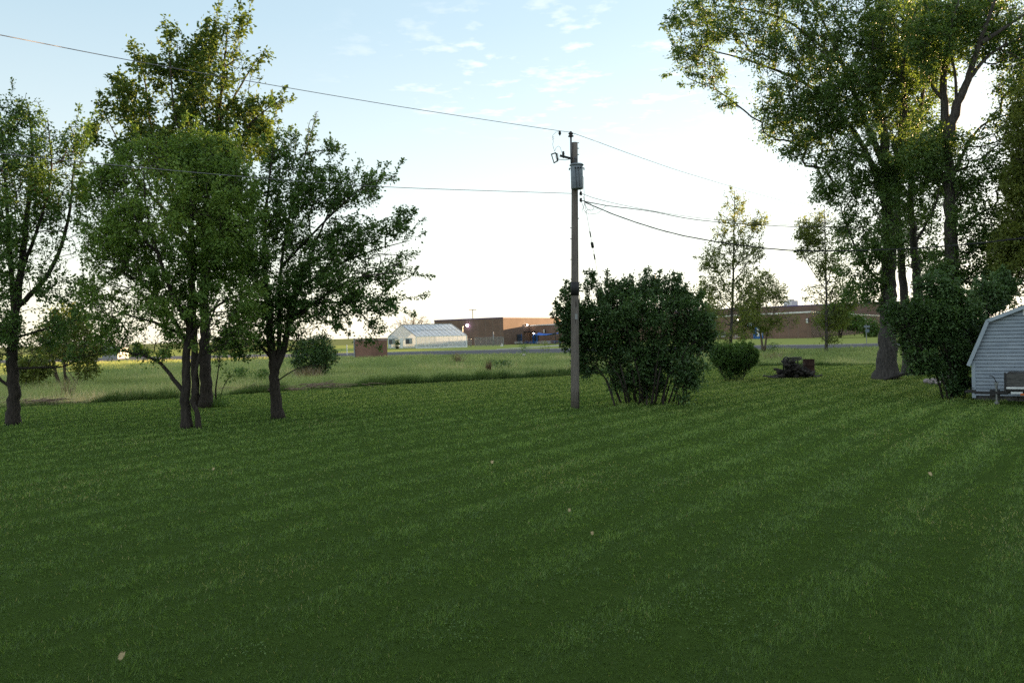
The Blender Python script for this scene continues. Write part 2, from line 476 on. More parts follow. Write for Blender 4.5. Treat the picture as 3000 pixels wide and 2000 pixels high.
BASES = [(*G(a, b)[:2], r) for a, b, r in [(40, 1243, .3), (548, 1255, .35), (578, 1250, .25), (604, 1193, .4), (576, 1190, .3), (818, 1225, .33), (1685, 1195, .22), (1840, 1182, .6), (1920, 1182, .6), (2003, 1186, .3), (2150, 1115, .5), (2603, 1110, .7), (2790, 1166, .8), (2320, 1106, .9), (2900, 1172, .5)]]
def lawn_grass():
    rng = np.random.default_rng(11)
    XY, H, Wd, RN, LE = [], [], [], [], []
    bands = [(1.8, 5, 6500, .0042), (5, 7, 4500, .0055), (7, 9.5, 2875, .0072), (9.5, 13, 1687, .0098), (13, 18, 950, .0135), (18, 25, 500, .019), (25, 34, 275, .026), (34, 56, 150, .036)]
    for y0, y1, den, w in bands:
        hw = 0.66 * y1 + 4.2
        n = int(den * 2 * hw * (y1 - y0))
        y = rng.uniform(y0, y1, n); x = rng.uniform(-hw, hw, n)
        k = (np.abs(x) < 0.66 * y + 4.0) & (y < edge_y(x) + 0.1)
        cl = 0.55 * fbm(x, y, 4.5, 2) + 0.45 * vnoise(x + 5, y - 3, 15.0)
        k &= rng.random(n) < 0.55 + 0.45 * sst(cl, 0.28, 0.58)
        x, y, cl = x[k], y[k], cl[k]
        m = len(x)
        u = x * STR[0] + y * STR[1]; vv = -x * STR[1] + y * STR[0]
        stripe = np.sin(2 * np.pi * u / 1.25 + 2.0 * vnoise(u, vv, 0.12))
        patch = np.clip(0.5 + 0.55 * (fbm(x, y, 0.9, 3) - 0.5) + 1.8 * (cl - 0.5), 0, 1)
        big = fbm(x + 31, y + 7, 0.28, 2) - 0.5
        streak = vnoise(u * 4.2, vv * 0.32) * 0.55 + 0.45 * vnoise(u * 9, vv * 0.8 + 40)
        rut = sst(streak, 0.66, 0.80)
        h = (0.022 + 0.026 * patch + 0.007 * stripe) * rng.uniform(0.6, 1.35, m) * (1 - 0.5 * rut)
        for bx_, by_, br_ in BASES:
            h = h * (1 + 1.3 * np.exp(-((x - bx_) ** 2 + (y - by_) ** 2) / (2 * br_ ** 2)))
        tall = rng.random(m) < 0.015
        h = np.where(tall, h * 1.7, h)
        le = rng.normal(0, 0.45, (m, 2))
        le[:, 0] += 0.30 * stripe * 0.6; le[:, 1] += 0.30 * stripe * 0.8
        rn = np.clip(0.40 + 0.40 * (patch - 0.5) + 0.10 * big + 0.06 * stripe + rng.normal(0, 0.2, m) - 0.2 * rut, 0, 0.93)
        thin = sst(y + 0.25 * x + 5 * (vnoise(x, y, .15) - .5), 20, 42)      # far turf shorter; its lighter, yellower colour stands in for distant glow
        rn = np.clip(rn + 0.60 * thin + 0.36 * (sst(y, 3, 24) - 1), 0, 0.93); h = h * (1 - 0.3 * thin)  # near blades coloured darker, painting in house shade and lens falloff
        dry = rng.random(m) < 0.008 + 0.09 * sst(fbm(x + 90, y, 0.45, 2), 0.62, 0.8)
        rn = np.where(dry, rng.uniform(0.93, 1.0, m), rn)
        XY.append(np.stack([x, y], -1)); H.append(h); Wd.append(w * rng.uniform(0.6, 1.3, m)); RN.append(rn); LE.append(le)
    XY = np.concatenate(XY); z = terrain(XY[:, 0], XY[:, 1]) - 0.003
    blade_mesh('lawn_grass', XY, z, np.concatenate(H), np.concatenate(Wd), np.concatenate(LE), np.concatenate(RN), M_BLADE, rng, 'short mown grass blades covering the lawn')
lawn_grass()
M_FBLADE = m_leaf('field_blade', [(0, (0.11, 0.155, 0.06)), (0.4, (0.19, 0.235, 0.095)), (0.65, (0.26, 0.275, 0.14)), (0.85, (0.38, 0.325, 0.21)), (1, (0.48, 0.385, 0.27))], trans=(1.2, 1.1, .7), tfac=0.45, spec=0.15, gain=1.7)
NEARX, NEARY = np.array(near)[:, 0], np.array(near)[:, 1]
def field_grass():
    rng = np.random.default_rng(12)
    XY, H, Wd, RN = [], [], [], []
    for y0, y1, den, w in [(24, 45, 85, .020), (45, 60, 60, .026), (60, 80, 36, .036), (80, 135, 16, .055)]:
        hw = 0.66 * y1 + 4
        n = int(den * 2 * hw * (y1 - y0))
        y = rng.uniform(y0, y1, n); x = rng.uniform(-hw, hw, n)
        k = (np.abs(x) < 0.66 * y + 3) & (y > edge_y(x) + 0.25) & (y < np.interp(x, NEARX, NEARY) - 0.6)
        x, y = x[k], y[k]; m = len(x)
        p = fbm(x, y * 1.8, 0.16, 3); q = fbm(x + 50, y + 30, 0.5, 2)
        h = (0.16 + 0.34 * sst(q, 0.35, 0.75)) * rng.uniform(0.5, 1.4, m) * (1 - 0.35 * sst(y, 70, 110))
        rn = np.clip(0.19 + 1.15 * (p - 0.45) + 0.35 * (q - 0.5) + rng.normal(0, 0.13, m), 0, 1)
        lft = sst(-x, 6, 16) * (1 - sst(y, 44, 62))
        rn = np.clip(rn + 0.14 * lft * (vnoise(x, y, 0.9) > 0.4), 0, 1)
        XY.append(np.stack([x, y], -1)); H.append(h); Wd.append(w * rng.uniform(0.6, 1.3, m)); RN.append(rn)
    XY = np.concatenate(XY); n = len(XY)
    blade_mesh('field_grass', XY, terrain(XY[:, 0], XY[:, 1]) - 0.01, np.concatenate(H), np.concatenate(Wd), rng.normal(0, 0.4, (n, 2)), np.concatenate(RN), M_FBLADE, rng, 'rough tall grass of the unmown field, green mixed with straw')
    # dark lush strip along the mown edge
    XY, H = [], []
    n = 90000
    x = rng.uniform(-40, 24, n); off = np.abs(rng.normal(0, 0.55, n)) + 0.05
    e = edge_y(x)
    lush = sst(x, -9.0, -7.2) * (1 - sst(x, 4.0, 9.0)) + 0.9 * sst(x, -18.5, -17.2) * (1 - sst(x, -15.8, -14.6)) + 0.8 * sst(x, -13.6, -12.9) * (1 - sst(x, -11.6, -11.0)) + 0.35 * sst(x, 15, 17) * (1 - sst(x, 20, 22)) + 0.16
    k = rng.random(n) < np.clip(lush * (0.5 + 0.9 * vnoise(x, e, 0.9)), 0, 1)
    x, off, e, lush = x[k], off[k], e[k], lush[k]
    m = len(x)
    h = (0.10 + 0.27 * np.clip(lush, 0, 1)) * rng.uniform(0.4, 1.25, m) * (0.45 + 1.1 * vnoise(x, off * 1.5, 1.7))
    XY = np.stack([x, e + off * (0.6 + lush)], -1)
    rn = np.clip(rng.normal(0.25, 0.18, m) + 0.5 * (vnoise(x * 1.0, off * 2, 0.9) - 0.4), 0, 1)
    blade_mesh('ditch_grass', XY, np.zeros(m) - 0.01, h, rng.uniform(0.015, 0.035, m), rng.normal(0, 0.28, (m, 2)), rn, m_leaf('ditch_blade', [(0, (0.07, 0.125, 0.04)), (0.5, (0.13, 0.20, 0.06)), (1, (0.24, 0.28, 0.10))], tfac=0.35), rng, 'dark lush tall grass along the edge of the mown lawn')
field_grass()

# ------------------------------------------------------------------ trees
def catmull(pts, seg):
    pts = [np.asarray(p, float) for p in pts]
    if len(pts) == 2:
        n = max(2, int(np.linalg.norm(pts[1] - pts[0]) / seg))
        return [pts[0] + (pts[1] - pts[0]) * k / n for k in range(n + 1)]
    q = [2 * pts[0] - pts[1]] + pts + [2 * pts[-1] - pts[-2]]
    out = []
    for i in range(1, len(q) - 2):
        n = max(1, int(round(np.linalg.norm(q[i + 1] - q[i]) / seg)))
        for k in range(n):
            t = k / n
            out.append(0.5 * (2 * q[i] + (q[i + 1] - q[i - 1]) * t + (2 * q[i - 1] - 5 * q[i] + 4 * q[i + 1] - q[i + 2]) * t * t + (3 * q[i] - q[i - 1] - 3 * q[i + 1] + q[i + 2]) * t ** 3))
    out.append(pts[-1])
    return out
def leaf_quads(p, a, L, rng, up=0.5, wr=0.34):
    n = len(p)
    a = a / (np.linalg.norm(a, axis=1, keepdims=True) + 1e-9)
    nn = rng.normal(0, 1, (n, 3)); nn[:, 2] = np.abs(nn[:, 2]) + up
    s = np.cross(a, nn); s /= (np.linalg.norm(s, axis=1, keepdims=True) + 1e-9)
    nn = np.cross(s, a)
    Lc = L[:, None]
    v = np.empty((n, 4, 3))
    v[:, 0] = p
    v[:, 1] = p + a * Lc * 0.45 + s * Lc * wr + nn * Lc * 0.10
    v[:, 2] = p + a * Lc - nn * Lc * 0.08
    v[:, 3] = p + a * Lc * 0.45 - s * Lc * wr + nn * Lc * 0.10
    return v
def tree(name, label, cat, D, stems, blobs, natt, nleaf, leaf, seed, lmat, bmat, group=None, spread=0.16, depth=0.85, twig=0.006, droop=0.25,
         flare=0.32, shootup=0.0, pathw=0.15, dpx=0.0, upw=0.5, nring=10, shell=0.25, leaf_part='crown', minr=None, clump=0.0, front=0.0, nshoot=0, slen=0.7, sup=0.5):
    rng = np.random.default_rng(seed)
    bx, by = stems[0][0][0][:2]
    base = G(bx, by) if D is None else P(bx, by, D)
    D = base[1]
    base[2] = float(terrain(base[0], base[1]))
    root = thing(name, label, cat, base, group)
    ppm = F / D
    seg = max(0.12, 14.0 / ppm)
    pos, par, plen, rad, gdir, isst = [], [], [], [], [], []
    tub = MB()
    for si, (pl, r0, r1) in enumerate(stems):
        j = -1
        dz0 = pl[0][2] if len(pl[0]) > 2 else 0.0
        p0 = P(pl[0][0], pl[0][1], D + dz0)
        if si and not (len(pl[0]) > 3):
            A = np.array(pos); rel = A - EYE
            img = rel[:, [0, 2]] / rel[:, 1:2]
            r_ = p0 - EYE; t_ = np.array([r_[0], r_[2]]) / r_[1]
            j = int(np.argmin(np.hypot(*(img - t_).T)))
            p0 = A[j].copy()
        elif pl[0][1] >= by - 12:
            p0[2] = -0.06 + float(terrain(p0[0], p0[1]))
        Ltot = sum(math.hypot(pl[i + 1][0] - pl[i][0], pl[i + 1][1] - pl[i][1]) for i in range(len(pl) - 1)) / ppm
        dend = rng.uniform(-1, 1) * 0.30 * Ltot if si else rng.uniform(-0.06, 0.06) * Ltot
        pts = [p0]; acc = 0
        for i in range(1, len(pl)):
            acc += math.hypot(pl[i][0] - pl[i - 1][0], pl[i][1] - pl[i - 1][1]) / ppm
            dd = (p0[1] - D) + dend * acc / Ltot
            if len(pl[i]) > 2: dd = pl[i][2]
            pts.append(P(pl[i][0], pl[i][1], D + dd))
        c = catmull(pts, seg * 1.3)
        n = len(c)
        rr = [r0 + (r1 - r0) * (i / (n - 1)) ** 0.85 for i in range(n)]
        if j < 0 and flare:
            rr = [r * (1 + flare * math.exp(-max(0, q[2]) / (0.5 * r0 + 0.08))) for r, q in zip(rr, c)]
        wob = rng.normal(0, 0.12, (n, 3)) * np.array(rr)[:, None]; wob[0] = 0
        c = [q + w for q, w in zip(c, wob)]
        tub.tube(c, rr, nring if r0 > 0.05 else 6, cap=True)
        for i, q in enumerate(c):
            pr = j if i == 0 else len(pos) - 1
            d = unit(c[min(i + 1, n - 1)] - c[max(i - 1, 0)])
            pos.append(q); par.append(pr); plen.append(0 if pr < 0 else plen[pr] + np.linalg.norm(q - pos[pr])); rad.append(rr[i]); gdir.append(d); isst.append(1)
    ns = len(pos)
    cap = ns + natt * 14 + nshoot * 12
    PA = np.zeros((cap, 3)); PA[:ns] = pos
    PL = np.zeros(cap); PL[:ns] = plen
    GD = np.zeros((cap, 3)); GD[:ns] = gdir
    PR = np.full(cap, -1); PR[:ns] = par
    n = ns
    # growth points through the crown volume
    wts = np.array([b[2] * b[3] * (b[4] if len(b) > 4 else 1.0) for b in blobs], float)
    cnt = rng.multinomial(natt, wts / wts.sum())
    att = []
    for b, k in zip(blobs, cnt):
        d = rng.normal(0, 1, (k, 3)); d /= np.linalg.norm(d, axis=1, keepdims=True)
        r = rng.random(k) ** (1 / (2.2 + 3 * shell))
        q = d * r[:, None]
        dr = depth * max(b[2], min(b[3], 1.5 * b[2])) / ppm
        bd = b[5] if len(b) > 5 else 0.0
        for t in q:
            att.append(P(b[0] + t[0] * b[2], b[1] - t[2] * b[3], D + bd + t[1] * dr))
    att = np.array(att)
    att = att[att[:, 2] > 0.12 + terrain(att[:, 0], att[:, 1])]
    stemA = PA[:ns]
    if len(att):
        d0 = np.min(np.linalg.norm(att[:, None, ::1] - stemA[None, ::3], axis=2), axis=1)
        att = att[np.argsort(d0)]
    tips = []
    for a in att:
        dv = a - PA[:n]
        dist = np.sqrt((dv * dv).sum(1))
        al = (dv * GD[:n]).sum(1) / (dist + 1e-6)
        cost = dist * (1.25 - 0.35 * al) + pathw * PL[:n] + upw * np.maximum(0, -dv[:, 2])
        j = int(np.argmin(cost))
        L = dist[j]
        if L < seg * 0.3:
            continue
        p0 = PA[j]; dj = GD[j]
        ctrl = p0 + dj * L * 0.35 + (a - p0) * 0.18 + rng.normal(0, 0.05 * L, 3)
        k = min(12, max(1, int(L / seg)))
        pr = j
        for i in range(1, k + 1):
            t = i / k
            q = (1 - t) ** 2 * p0 + 2 * t * (1 - t) * ctrl + t * t * a
            if i < k: q = q + rng.normal(0, 0.035 * seg, 3)
            if n >= cap: break
            PA[n] = q; PR[n] = pr; PL[n] = PL[pr] + np.linalg.norm(q - PA[pr]); GD[n] = unit(q - PA[pr])
            pr = n; n += 1
        tips.append(pr)
    # long straight young shoots on the outside of the crown
    ntw = n
    if nshoot and tips:
        T = np.array(tips); cc = PA[T].mean(0); o_ = PA[T] - cc; od = np.linalg.norm(o_ / (np.abs(o_).max(0) + .01), axis=1)
        od = od ** 3 * np.where(o_[:, 2] > -0.5 * np.abs(o_[:, 2]).max(), 1, .25)
        for j in rng.choice(T, min(nshoot, len(T)), replace=False, p=od / od.sum()):
            d_ = unit(unit(PA[j] - cc) * 0.8 + np.array([0, 0, sup]) + rng.normal(0, .28, 3)); L = slen * rng.uniform(.4, 1.25); k = max(2, min(11, int(L / seg) + 1)); pr = j
            for i in range(k):
                if n >= cap: break
                PA[n] = PA[pr] + d_ * L / k; d_ = unit(d_ + rng.normal(0, .07, 3)); PR[n] = pr; GD[n] = d_; pr = n; n += 1
    # pipe-model radii
    ex_ = 2.3
    acc = np.zeros(n); haschild = np.zeros(n, bool); haschild[PR[:n][PR[:n] >= 0]] = True
    for i in range(n - 1, ns - 1, -1):
        if acc[i] == 0: acc[i] = twig ** ex_
        acc[PR[i]] += acc[i]
    rad_all = np.zeros(n); rad_all[:ns] = rad; rad_all[ns:] = acc[ns:] ** (1 / ex_)
    idx = np.arange(ns, n)
    pj = PR[idx]
    ra = np.minimum(np.where(pj < ns, 0.75 * rad_all[pj], rad_all[pj]), rad_all[idx] * 1.5); rb = rad_all[idx]
    A, B = PA[pj], PA[idx]
    d = B - A; Ln = np.linalg.norm(d, axis=1, keepdims=True) + 1e-9; d = d / Ln
    ref = np.where(np.abs(d[:, 2:3]) < 0.9, np.array([[0, 0, 1.0]]), np.array([[1.0, 0, 0]]))
    s1 = np.cross(d, ref); s1 /= np.linalg.norm(s1, axis=1, keepdims=True); s2 = np.cross(d, s1)
    m = len(idx); ks = 4
    v = np.empty((m, 2 * ks, 3))
    for k in range(ks):
        t = 2 * math.pi * k / ks
        o = s1 * math.cos(t) + s2 * math.sin(t)
        v[:, k] = A + o * ra[:, None] - d * ra[:, None] * 0.3; v[:, ks + k] = B + o * rb[:, None] + d * rb[:, None] * 0.3
    off = (np.arange(m) * 2 * ks)[:, None]
    fc = np.concatenate([np.stack([off[:, 0] + k, off[:, 0] + (k + 1) % ks, off[:, 0] + ks + (k + 1) % ks, off[:, 0] + ks + k], -1) for k in range(ks)])
    tub.build('trunk', bmat, root, smooth=True)
    if m:
        fast_mesh('branches', v.reshape(-1, 3), fc, bmat, root, smooth=True)
    if nleaf and m:
        thr = twig * 3.2
        ok = np.where(rb <= thr)[0]
        wt = Ln[ok, 0] * (1.0 + 2.0 * (~haschild[idx[ok]])) 
        wt = wt * np.where(idx[ok] >= ntw, 1.6, 1.0)
        if clump:
            nz = np.array([0.0] * len(ok)); c_ = B[ok]
            nz = vnoise(c_[:, 0] + 0.7 * c_[:, 1], c_[:, 2] + 0.4 * c_[:, 1], clump)
            wt = wt * np.where(idx[ok] >= ntw, 0.8, 0.12 + sst(nz, 0.32, 0.68) * 1.6)
        e = rng.choice(ok, nleaf, p=wt / wt.sum())
        t = rng.random((nleaf, 1)) ** 0.7
        p = A[e] + (B[e] - A[e]) * t
        sp = rng.normal(0, 1, (nleaf, 3)) * spread * rng.random((nleaf, 1)) ** 0.5 * np.where(idx[e] >= ntw, .45, 1.0)[:, None]
        p = p + sp
        ax = d[e] * 0.6 + sp / (spread + 1e-9) * 0.5 + rng.normal(0, 0.55, (nleaf, 3)); ax[:, 2] -= droop; ax[:, 2] += shootup
        L = leaf * rng.uniform(0.5, 1.5, nleaf)
        ok2 = p[:, 2] > terrain(p[:, 0], p[:, 1]) + 0.05
        p, ax, L, e = p[ok2], ax[ok2], L[ok2], e[ok2]
        q = leaf_quads(p, ax, L, rng)
        nl = len(p)
        cl = vnoise(p[:, 0] * 1.1 + p[:, 1] * 0.8, p[:, 2] * 1.1 + p[:, 1] * 0.3, 1.0)
        rn = np.clip(0.5 + 0.55 * (cl - 0.5) + rng.normal(0, 0.2, nl), 0, 1)
        fast_mesh(leaf_part, q.reshape(-1, 3), np.arange(4 * nl).reshape(-1, 4), lmat, root, attrs={'rnd': np.repeat(rn, 4)})
    return root

TG = 'trees standing on the left of the lawn'
tree('shade_tree', 'airy tree with a straight dark trunk at the left edge of the lawn', 'tree', None,
     [([(40, 1243), (38, 1120), (36, 1010), (45, 920), (62, 780), (80, 620), (95, 450), (80, 300)], 0.21, 0.02),
      ([(45, 930), (32, 780), (20, 600), (5, 380)], 0.10, 0.02),
      ([(55, 900), (150, 790), (200, 640), (215, 500), (232, 385)], 0.09, 0.015),
      ([(60, 800), (120, 640), (150, 500), (140, 350)], 0.07, 0.012),
      ([(42, 1085), (120, 1076), (190, 1072), (250, 1045), (340, 1030)], 0.05, 0.012),
      ([(48, 985), (160, 955), (250, 932), (320, 925)], 0.045, 0.012),
      ([(38, 1145), (5, 1115), (-60, 1040)], 0.06, 0.02),
      ([(40, 980), (-60, 900), (-140, 760)], 0.08, 0.02)],
     [(60, 460, 150, 150), (-70, 560, 180, 250), (170, 540, 95, 150), (60, 720, 170, 150, .55), (200, 900, 120, 100, .8), (140, 1010, 130, 55, .7), (270, 1010, 70, 40, .5),
      (-60, 950, 140, 140), (75, 320, 50, 55), (230, 400, 45, 55), (215, 640, 55, 130, .6), (10, 330, 30, 60)],
     2100, 46000, 0.085, 21, LEAF_MID, BARK, TG, spread=0.12, clump=2.0, nshoot=70, slen=.8)
tree('shade_tree', 'dense round green tree with a forked leaning trunk, nearest of the left trees', 'tree', None,
     [([(546, 1255), (542, 1190), (546, 1110), (548, 1030), (556, 940), (562, 850), (565, 740), (560, 600), (550, 470)], 0.16, 0.02),
      ([(580, 1250, -0.1, 1), (576, 1205), (562, 1175), (574, 1150), (570, 1110), (580, 1060), (600, 980), (640, 880)], 0.085, 0.02),
      ([(532, 1150), (508, 1110), (470, 1065), (430, 1045), (370, 1030), (300, 1020)], 0.075, 0.012),
      ([(546, 1010), (510, 940), (468, 880), (400, 810), (330, 740)], 0.085, 0.015),
      ([(552, 960), (500, 850), (468, 760), (430, 620), (420, 500)], 0.085, 0.015),
      ([(556, 930), (600, 820), (640, 690), (670, 560)], 0.085, 0.015),
      ([(552, 1000), (600, 930), (660, 880), (740, 850)], 0.065, 0.012),
      ([(550, 1000), (470, 950), (380, 925), (300, 900)], 0.06, 0.012)],
     [(480, 640, 215, 220), (640, 620, 140, 200), (340, 700, 110, 170), (560, 440, 80, 70), (440, 480, 95, 80), (650, 490, 80, 90), (360, 540, 80, 90), (400, 860, 170, 100, .6), (300, 880, 90, 80, .6),
      (650, 880, 140, 90, .6), (540, 880, 130, 90, .5), (410, 1020, 110, 32, .6), (650, 990, 110, 50, 1.1), (330, 960, 90, 45, .7), (520, 985, 60, 40, .5), (310, 560, 70, 90), (440, 1030, 60, 40, .5)],
     3400, 100000, 0.070, 22, LEAF_FRESH, BARK, TG, spread=0.11, clump=2.0, nshoot=160, slen=.5, droop=.6)
tree('oak_tree', 'tallest left tree with twin trunks, its top catching golden sun', 'tree', None,
     [([(604, 1193), (602, 1080), (600, 950), (600, 800), (606, 600), (630, 420), (650, 260), (668, 70)], 0.25, 0.02),
      ([(576, 1190, 0.1, 1), (570, 1060), (566, 900), (556, 650), (540, 450), (510, 320), (495, 150)], 0.16, 0.02),
      ([(605, 620), (690, 470), (720, 380), (770, 330), (835, 285)], 0.10, 0.012),
      ([(558, 660), (470, 480), (440, 360), (425, 240), (400, 130)], 0.10, 0.012),
      ([(562, 700), (400, 520), (340, 400), (300, 320)], 0.09, 0.012),
      ([(612, 560), (605, 380), (590, 230), (590, 120)], 0.09, 0.012),
      ([(640, 360), (700, 260), (750, 180), (785, 150)], 0.06, 0.01)],
     [(620, 240, 85, 120), (690, 45, 17, 38), (712, 85, 22, 50), (640, 70, 42, 42), (620, 130, 55, 60), (500, 85, 28, 48), (520, 170, 62, 60), (560, 210, 50, 60), (392, 135, 18, 26), (430, 215, 50, 60),
      (345, 235, 18, 26), (370, 265, 40, 32), (302, 320, 20, 36), (390, 335, 60, 55), (500, 300, 100, 60), (600, 340, 120, 60, .7), (735, 215, 36, 45), (785, 160, 20, 20), (730, 330, 55, 60), (800, 297, 35, 14), (835, 290, 14, 12),
      (770, 400, 40, 60), (600, 430, 190, 80), (690, 420, 90, 70), (275, 390, 22, 36), (440, 440, 110, 80), (600, 650, 180, 200, .22), (690, 160, 40, 60)],
     1900, 30000, 0.135, 23, LEAF_OAK, BARK, TG, spread=0.14, clump=1.6, depth=0.8, nshoot=60, slen=.7)
tree('plum_tree', 'spiky spreading dark tree with fanned limbs, rightmost of the left trees', 'tree', None,
     [([(816, 1225), (806, 1140), (802, 1070), (794, 1000), (785, 900), (775, 770), (780, 620), (800, 430)], 0.20, 0.015),
      ([(820, 1075), (832, 1020), (850, 930), (880, 830), (930, 700), (985, 570)], 0.12, 0.015),
      ([(815, 1060), (817, 950), (822, 800), (845, 650), (890, 470), (928, 330)], 0.085, 0.01),
      ([(850, 930), (920, 890), (1020, 890), (1130, 925)], 0.06, 0.01),
      ([(872, 850), (980, 780), (1090, 735), (1200, 705)], 0.065, 0.01),
      ([(845, 950), (960, 860), (1060, 810), (1190, 800)], 0.06, 0.01),
      ([(800, 1050), (740, 990), (690, 960), (640, 950)], 0.06, 0.01),
      ([(826, 1110), (870, 1080), (930, 1068)], 0.03, 0.008),
      ([(820, 790), (960, 640), (1070, 545), (1160, 517)], 0.05, 0.008),
      ([(1020, 890), (1080, 940), (1110, 1010)], 0.02, 0.006)],
     [(830, 600, 100, 130), (890, 480, 40, 60), (820, 490, 45, 60), (960, 560, 95, 75), (1050, 555, 75, 50), (1125, 520, 40, 16), (1165, 517, 20, 7), (1050, 690, 100, 75), (1150, 665, 60, 26), (1190, 690, 38, 14), (1130, 790, 80, 55), (1205, 795, 32, 16), (1190, 745, 40, 12),
      (950, 800, 150, 130), (800, 800, 110, 170), (880, 930, 140, 60), (1080, 890, 100, 45), (1170, 870, 30, 12), (1085, 1010, 45, 24, .6), (1110, 960, 30, 30, .6), (720, 1005, 95, 45, 1.2), (880, 1000, 60, 36, .8), (740, 950, 90, 60),
      (926, 335, 8, 28), (912, 390, 12, 40), (864, 400, 9, 32), (814, 375, 9, 40), (838, 420, 14, 40), (965, 430, 12, 28), (985, 437, 24, 9), (1052, 480, 9, 28), (1180, 625, 30, 12), (720, 780, 60, 130, .6)],
     3000, 66000, 0.080, 24, LEAF_MID, BARK, TG, spread=0.10, clump=2.0, nshoot=190, slen=.62, sup=.45, depth=0.9)
tree('sapling', 'thin bare-stemmed sapling beside the twin-trunk tree', 'sapling', None,
     [([(634, 1186), (632, 1140), (640, 1080), (645, 1020)], 0.045, 0.012), ([(640, 1184, 0.1, 1), (652, 1140), (668, 1110)], 0.018, 0.006), ([(642, 1160), (660, 1120), (685, 1095)], 0.015, 0.006)],
     [(645, 1030, 22, 40), (672, 1095, 18, 18, .6), (640, 1175, 20, 12, 1.5)], 90, 500, 0.10, 25, LEAF_MID, BARK, None, flare=0.2)
FB = 'bushes growing out in the field'
tree('field_tree', 'yellow-green many-stemmed small tree in the field behind the leftmost trunk', 'tree', None,
     [([(175, 1132), (160, 1080), (150, 1010), (140, 940)], 0.12, 0.02), ([(195, 1133, 0.2, 1), (188, 1060), (195, 980), (200, 920)], 0.10, 0.02), ([(215, 1130, 0, 1), (190, 1080), (240, 1000)], 0.05, 0.02), ([(235, 1128, -.3, 1), (205, 1095), (180, 1060)], 0.04, 0.02)],
     [(190, 990, 85, 70), (140, 1000, 60, 60), (240, 1010, 60, 70), (250, 1070, 40, 40), (200, 930, 60, 40), (300, 1000, 45, 50, .6)], 700, 11000, 0.14, 26, LEAF_YELLOW, BARK_PALE, FB)
tree('field_bush', 'low yellow-green bush in the field at the far left', 'bush', None,
     [([(75, 1138), (78, 1090), (85, 1050)], 0.05, 0.02), ([(95, 1136, 0, 1), (100, 1090), (115, 1060)], 0.04, 0.02)],
     [(90, 1085, 50, 40), (120, 1075, 35, 35), (50, 1080, 30, 40)], 260, 4000, 0.14, 27, LEAF_YELLOW, BARK_PALE, FB)
tree('field_bush', 'dark rounded bush in the field beside the plum tree trunk', 'bush', None,
     [([(900, 1098), (900, 1070), (895, 1030)], 0.06, 0.02), ([(930, 1097, 0, 1), (935, 1065), (945, 1030)], 0.05, 0.02), ([(950, 1092, .3, 1), (960, 1060)], 0.04, 0.02)],
     [(910, 1050, 62, 38), (915, 1082, 50, 16, 1.5), (950, 1040, 42, 40), (890, 1020, 42, 34), (930, 1005, 40, 24)], 500, 9000, 0.13, 28, LEAF_DARK, BARK, FB)
# right of the pole
lst = []
rl = np.random.default_rng(5)
for k in range(22):
    bxx = 1800 + 165 * (k / 21) + rl.uniform(-6, 6)
    ang = (k / 21 - 0.5) * 2
    txx = 1880 + ang * 190 + rl.uniform(-30, 30); tyy = 880 + 120 * abs(ang) + rl.uniform(-40, 40)
    p = [(bxx, 1182 - 4 * rl.random(), rl.uniform(-0.7, 0.7), 1), (bxx + ang * 28 + rl.uniform(-8, 8), 1110, rl.uniform(-0.9, 0.9)), ((bxx + txx) / 2 + ang * 14, (1130 + tyy) / 2), (txx, tyy)]
    lst.append((p, 0.035, 0.01))
lst.insert(0, ([(1882, 1182), (1880, 1100), (1870, 980), (1860, 880)], 0.05, 0.012))
tree('lilac_bush', 'huge dark lilac bush with many bare stems beside the utility pole', 'bush', None, lst,
     [(1880, 915, 170, 80), (1770, 950, 110, 90), (2000, 935, 75, 90), (1700, 890, 45, 55), (1690, 985, 50, 55), (1860, 845, 80, 30), (1765, 845, 42, 34), (1895, 818, 26, 20), (1965, 845, 50, 32), (1650, 905, 28, 26),
      (2045, 950, 42, 75), (1835, 1045, 90, 62, .8), (1950, 1035, 78, 66, .8), (1880, 1120, 72, 44, 1.1), (1715, 1065, 45, 45, .8), (1800, 1118, 30, 28, .5), (2020, 1015, 46, 42, .7), (1680, 950, 50, 40), (2075, 1000, 20, 40, .7), (1730, 830, 20, 22)],
     2600, 88000, 0.075, 31, LEAF_DARK, BARK, None, spread=0.11, flare=0, depth=0.8, clump=1.8, droop=0.15, nshoot=240, slen=.4, sup=.8)
tree('lilac_shoots', 'slim clump of young shoots standing just right of the huge lilac', 'shrub', None,
     [([(1990, 1186), (1982, 1140), (1978, 1100)], 0.02, 0.008), ([(2000, 1186, 0, 1), (2003, 1120), (2010, 1060)], 0.022, 0.008), ([(2008, 1185, .1, 1), (2012, 1140), (2020, 1085)], 0.02, 0.008), ([(2003, 1120), (2040, 1085), (2075, 1068)], 0.015, 0.006)],
     [(2010, 1085, 26, 50), (2030, 1110, 22, 26), (2000, 1165, 18, 18, .8), (2060, 1070, 24, 10), (1985, 1120, 12, 30, .5)], 260, 3200, 0.085, 32, LEAF_DARK, BARK, None, flare=0)
lst = []
for k in range(14):
    ang = (k / 13 - .5) * 2
    lst.append(([(2150 + ang * 22, 1115 - 2 * rl.random(), rl.uniform(-.3, .3), 1), (2152 + ang * 45, 1075), (2154 + ang * 66, 1030 + 14 * abs(ang))], 0.02, 0.008))
tree('round_bush', 'small round bush narrowing at its base on the lawn near the log pile', 'bush', None, lst,
     [(2153, 1046, 70, 32), (2150, 1028, 58, 20), (2150, 1082, 44, 26), (2196, 1050, 28, 30), (2105, 1045, 26, 28), (2150, 1065, 58, 28)],
     900, 30000, 0.065, 33, LEAF_MID, BARK, None, flare=0, spread=0.10, droop=-0.5, depth=0.9, nshoot=220, slen=.2, sup=1.8)
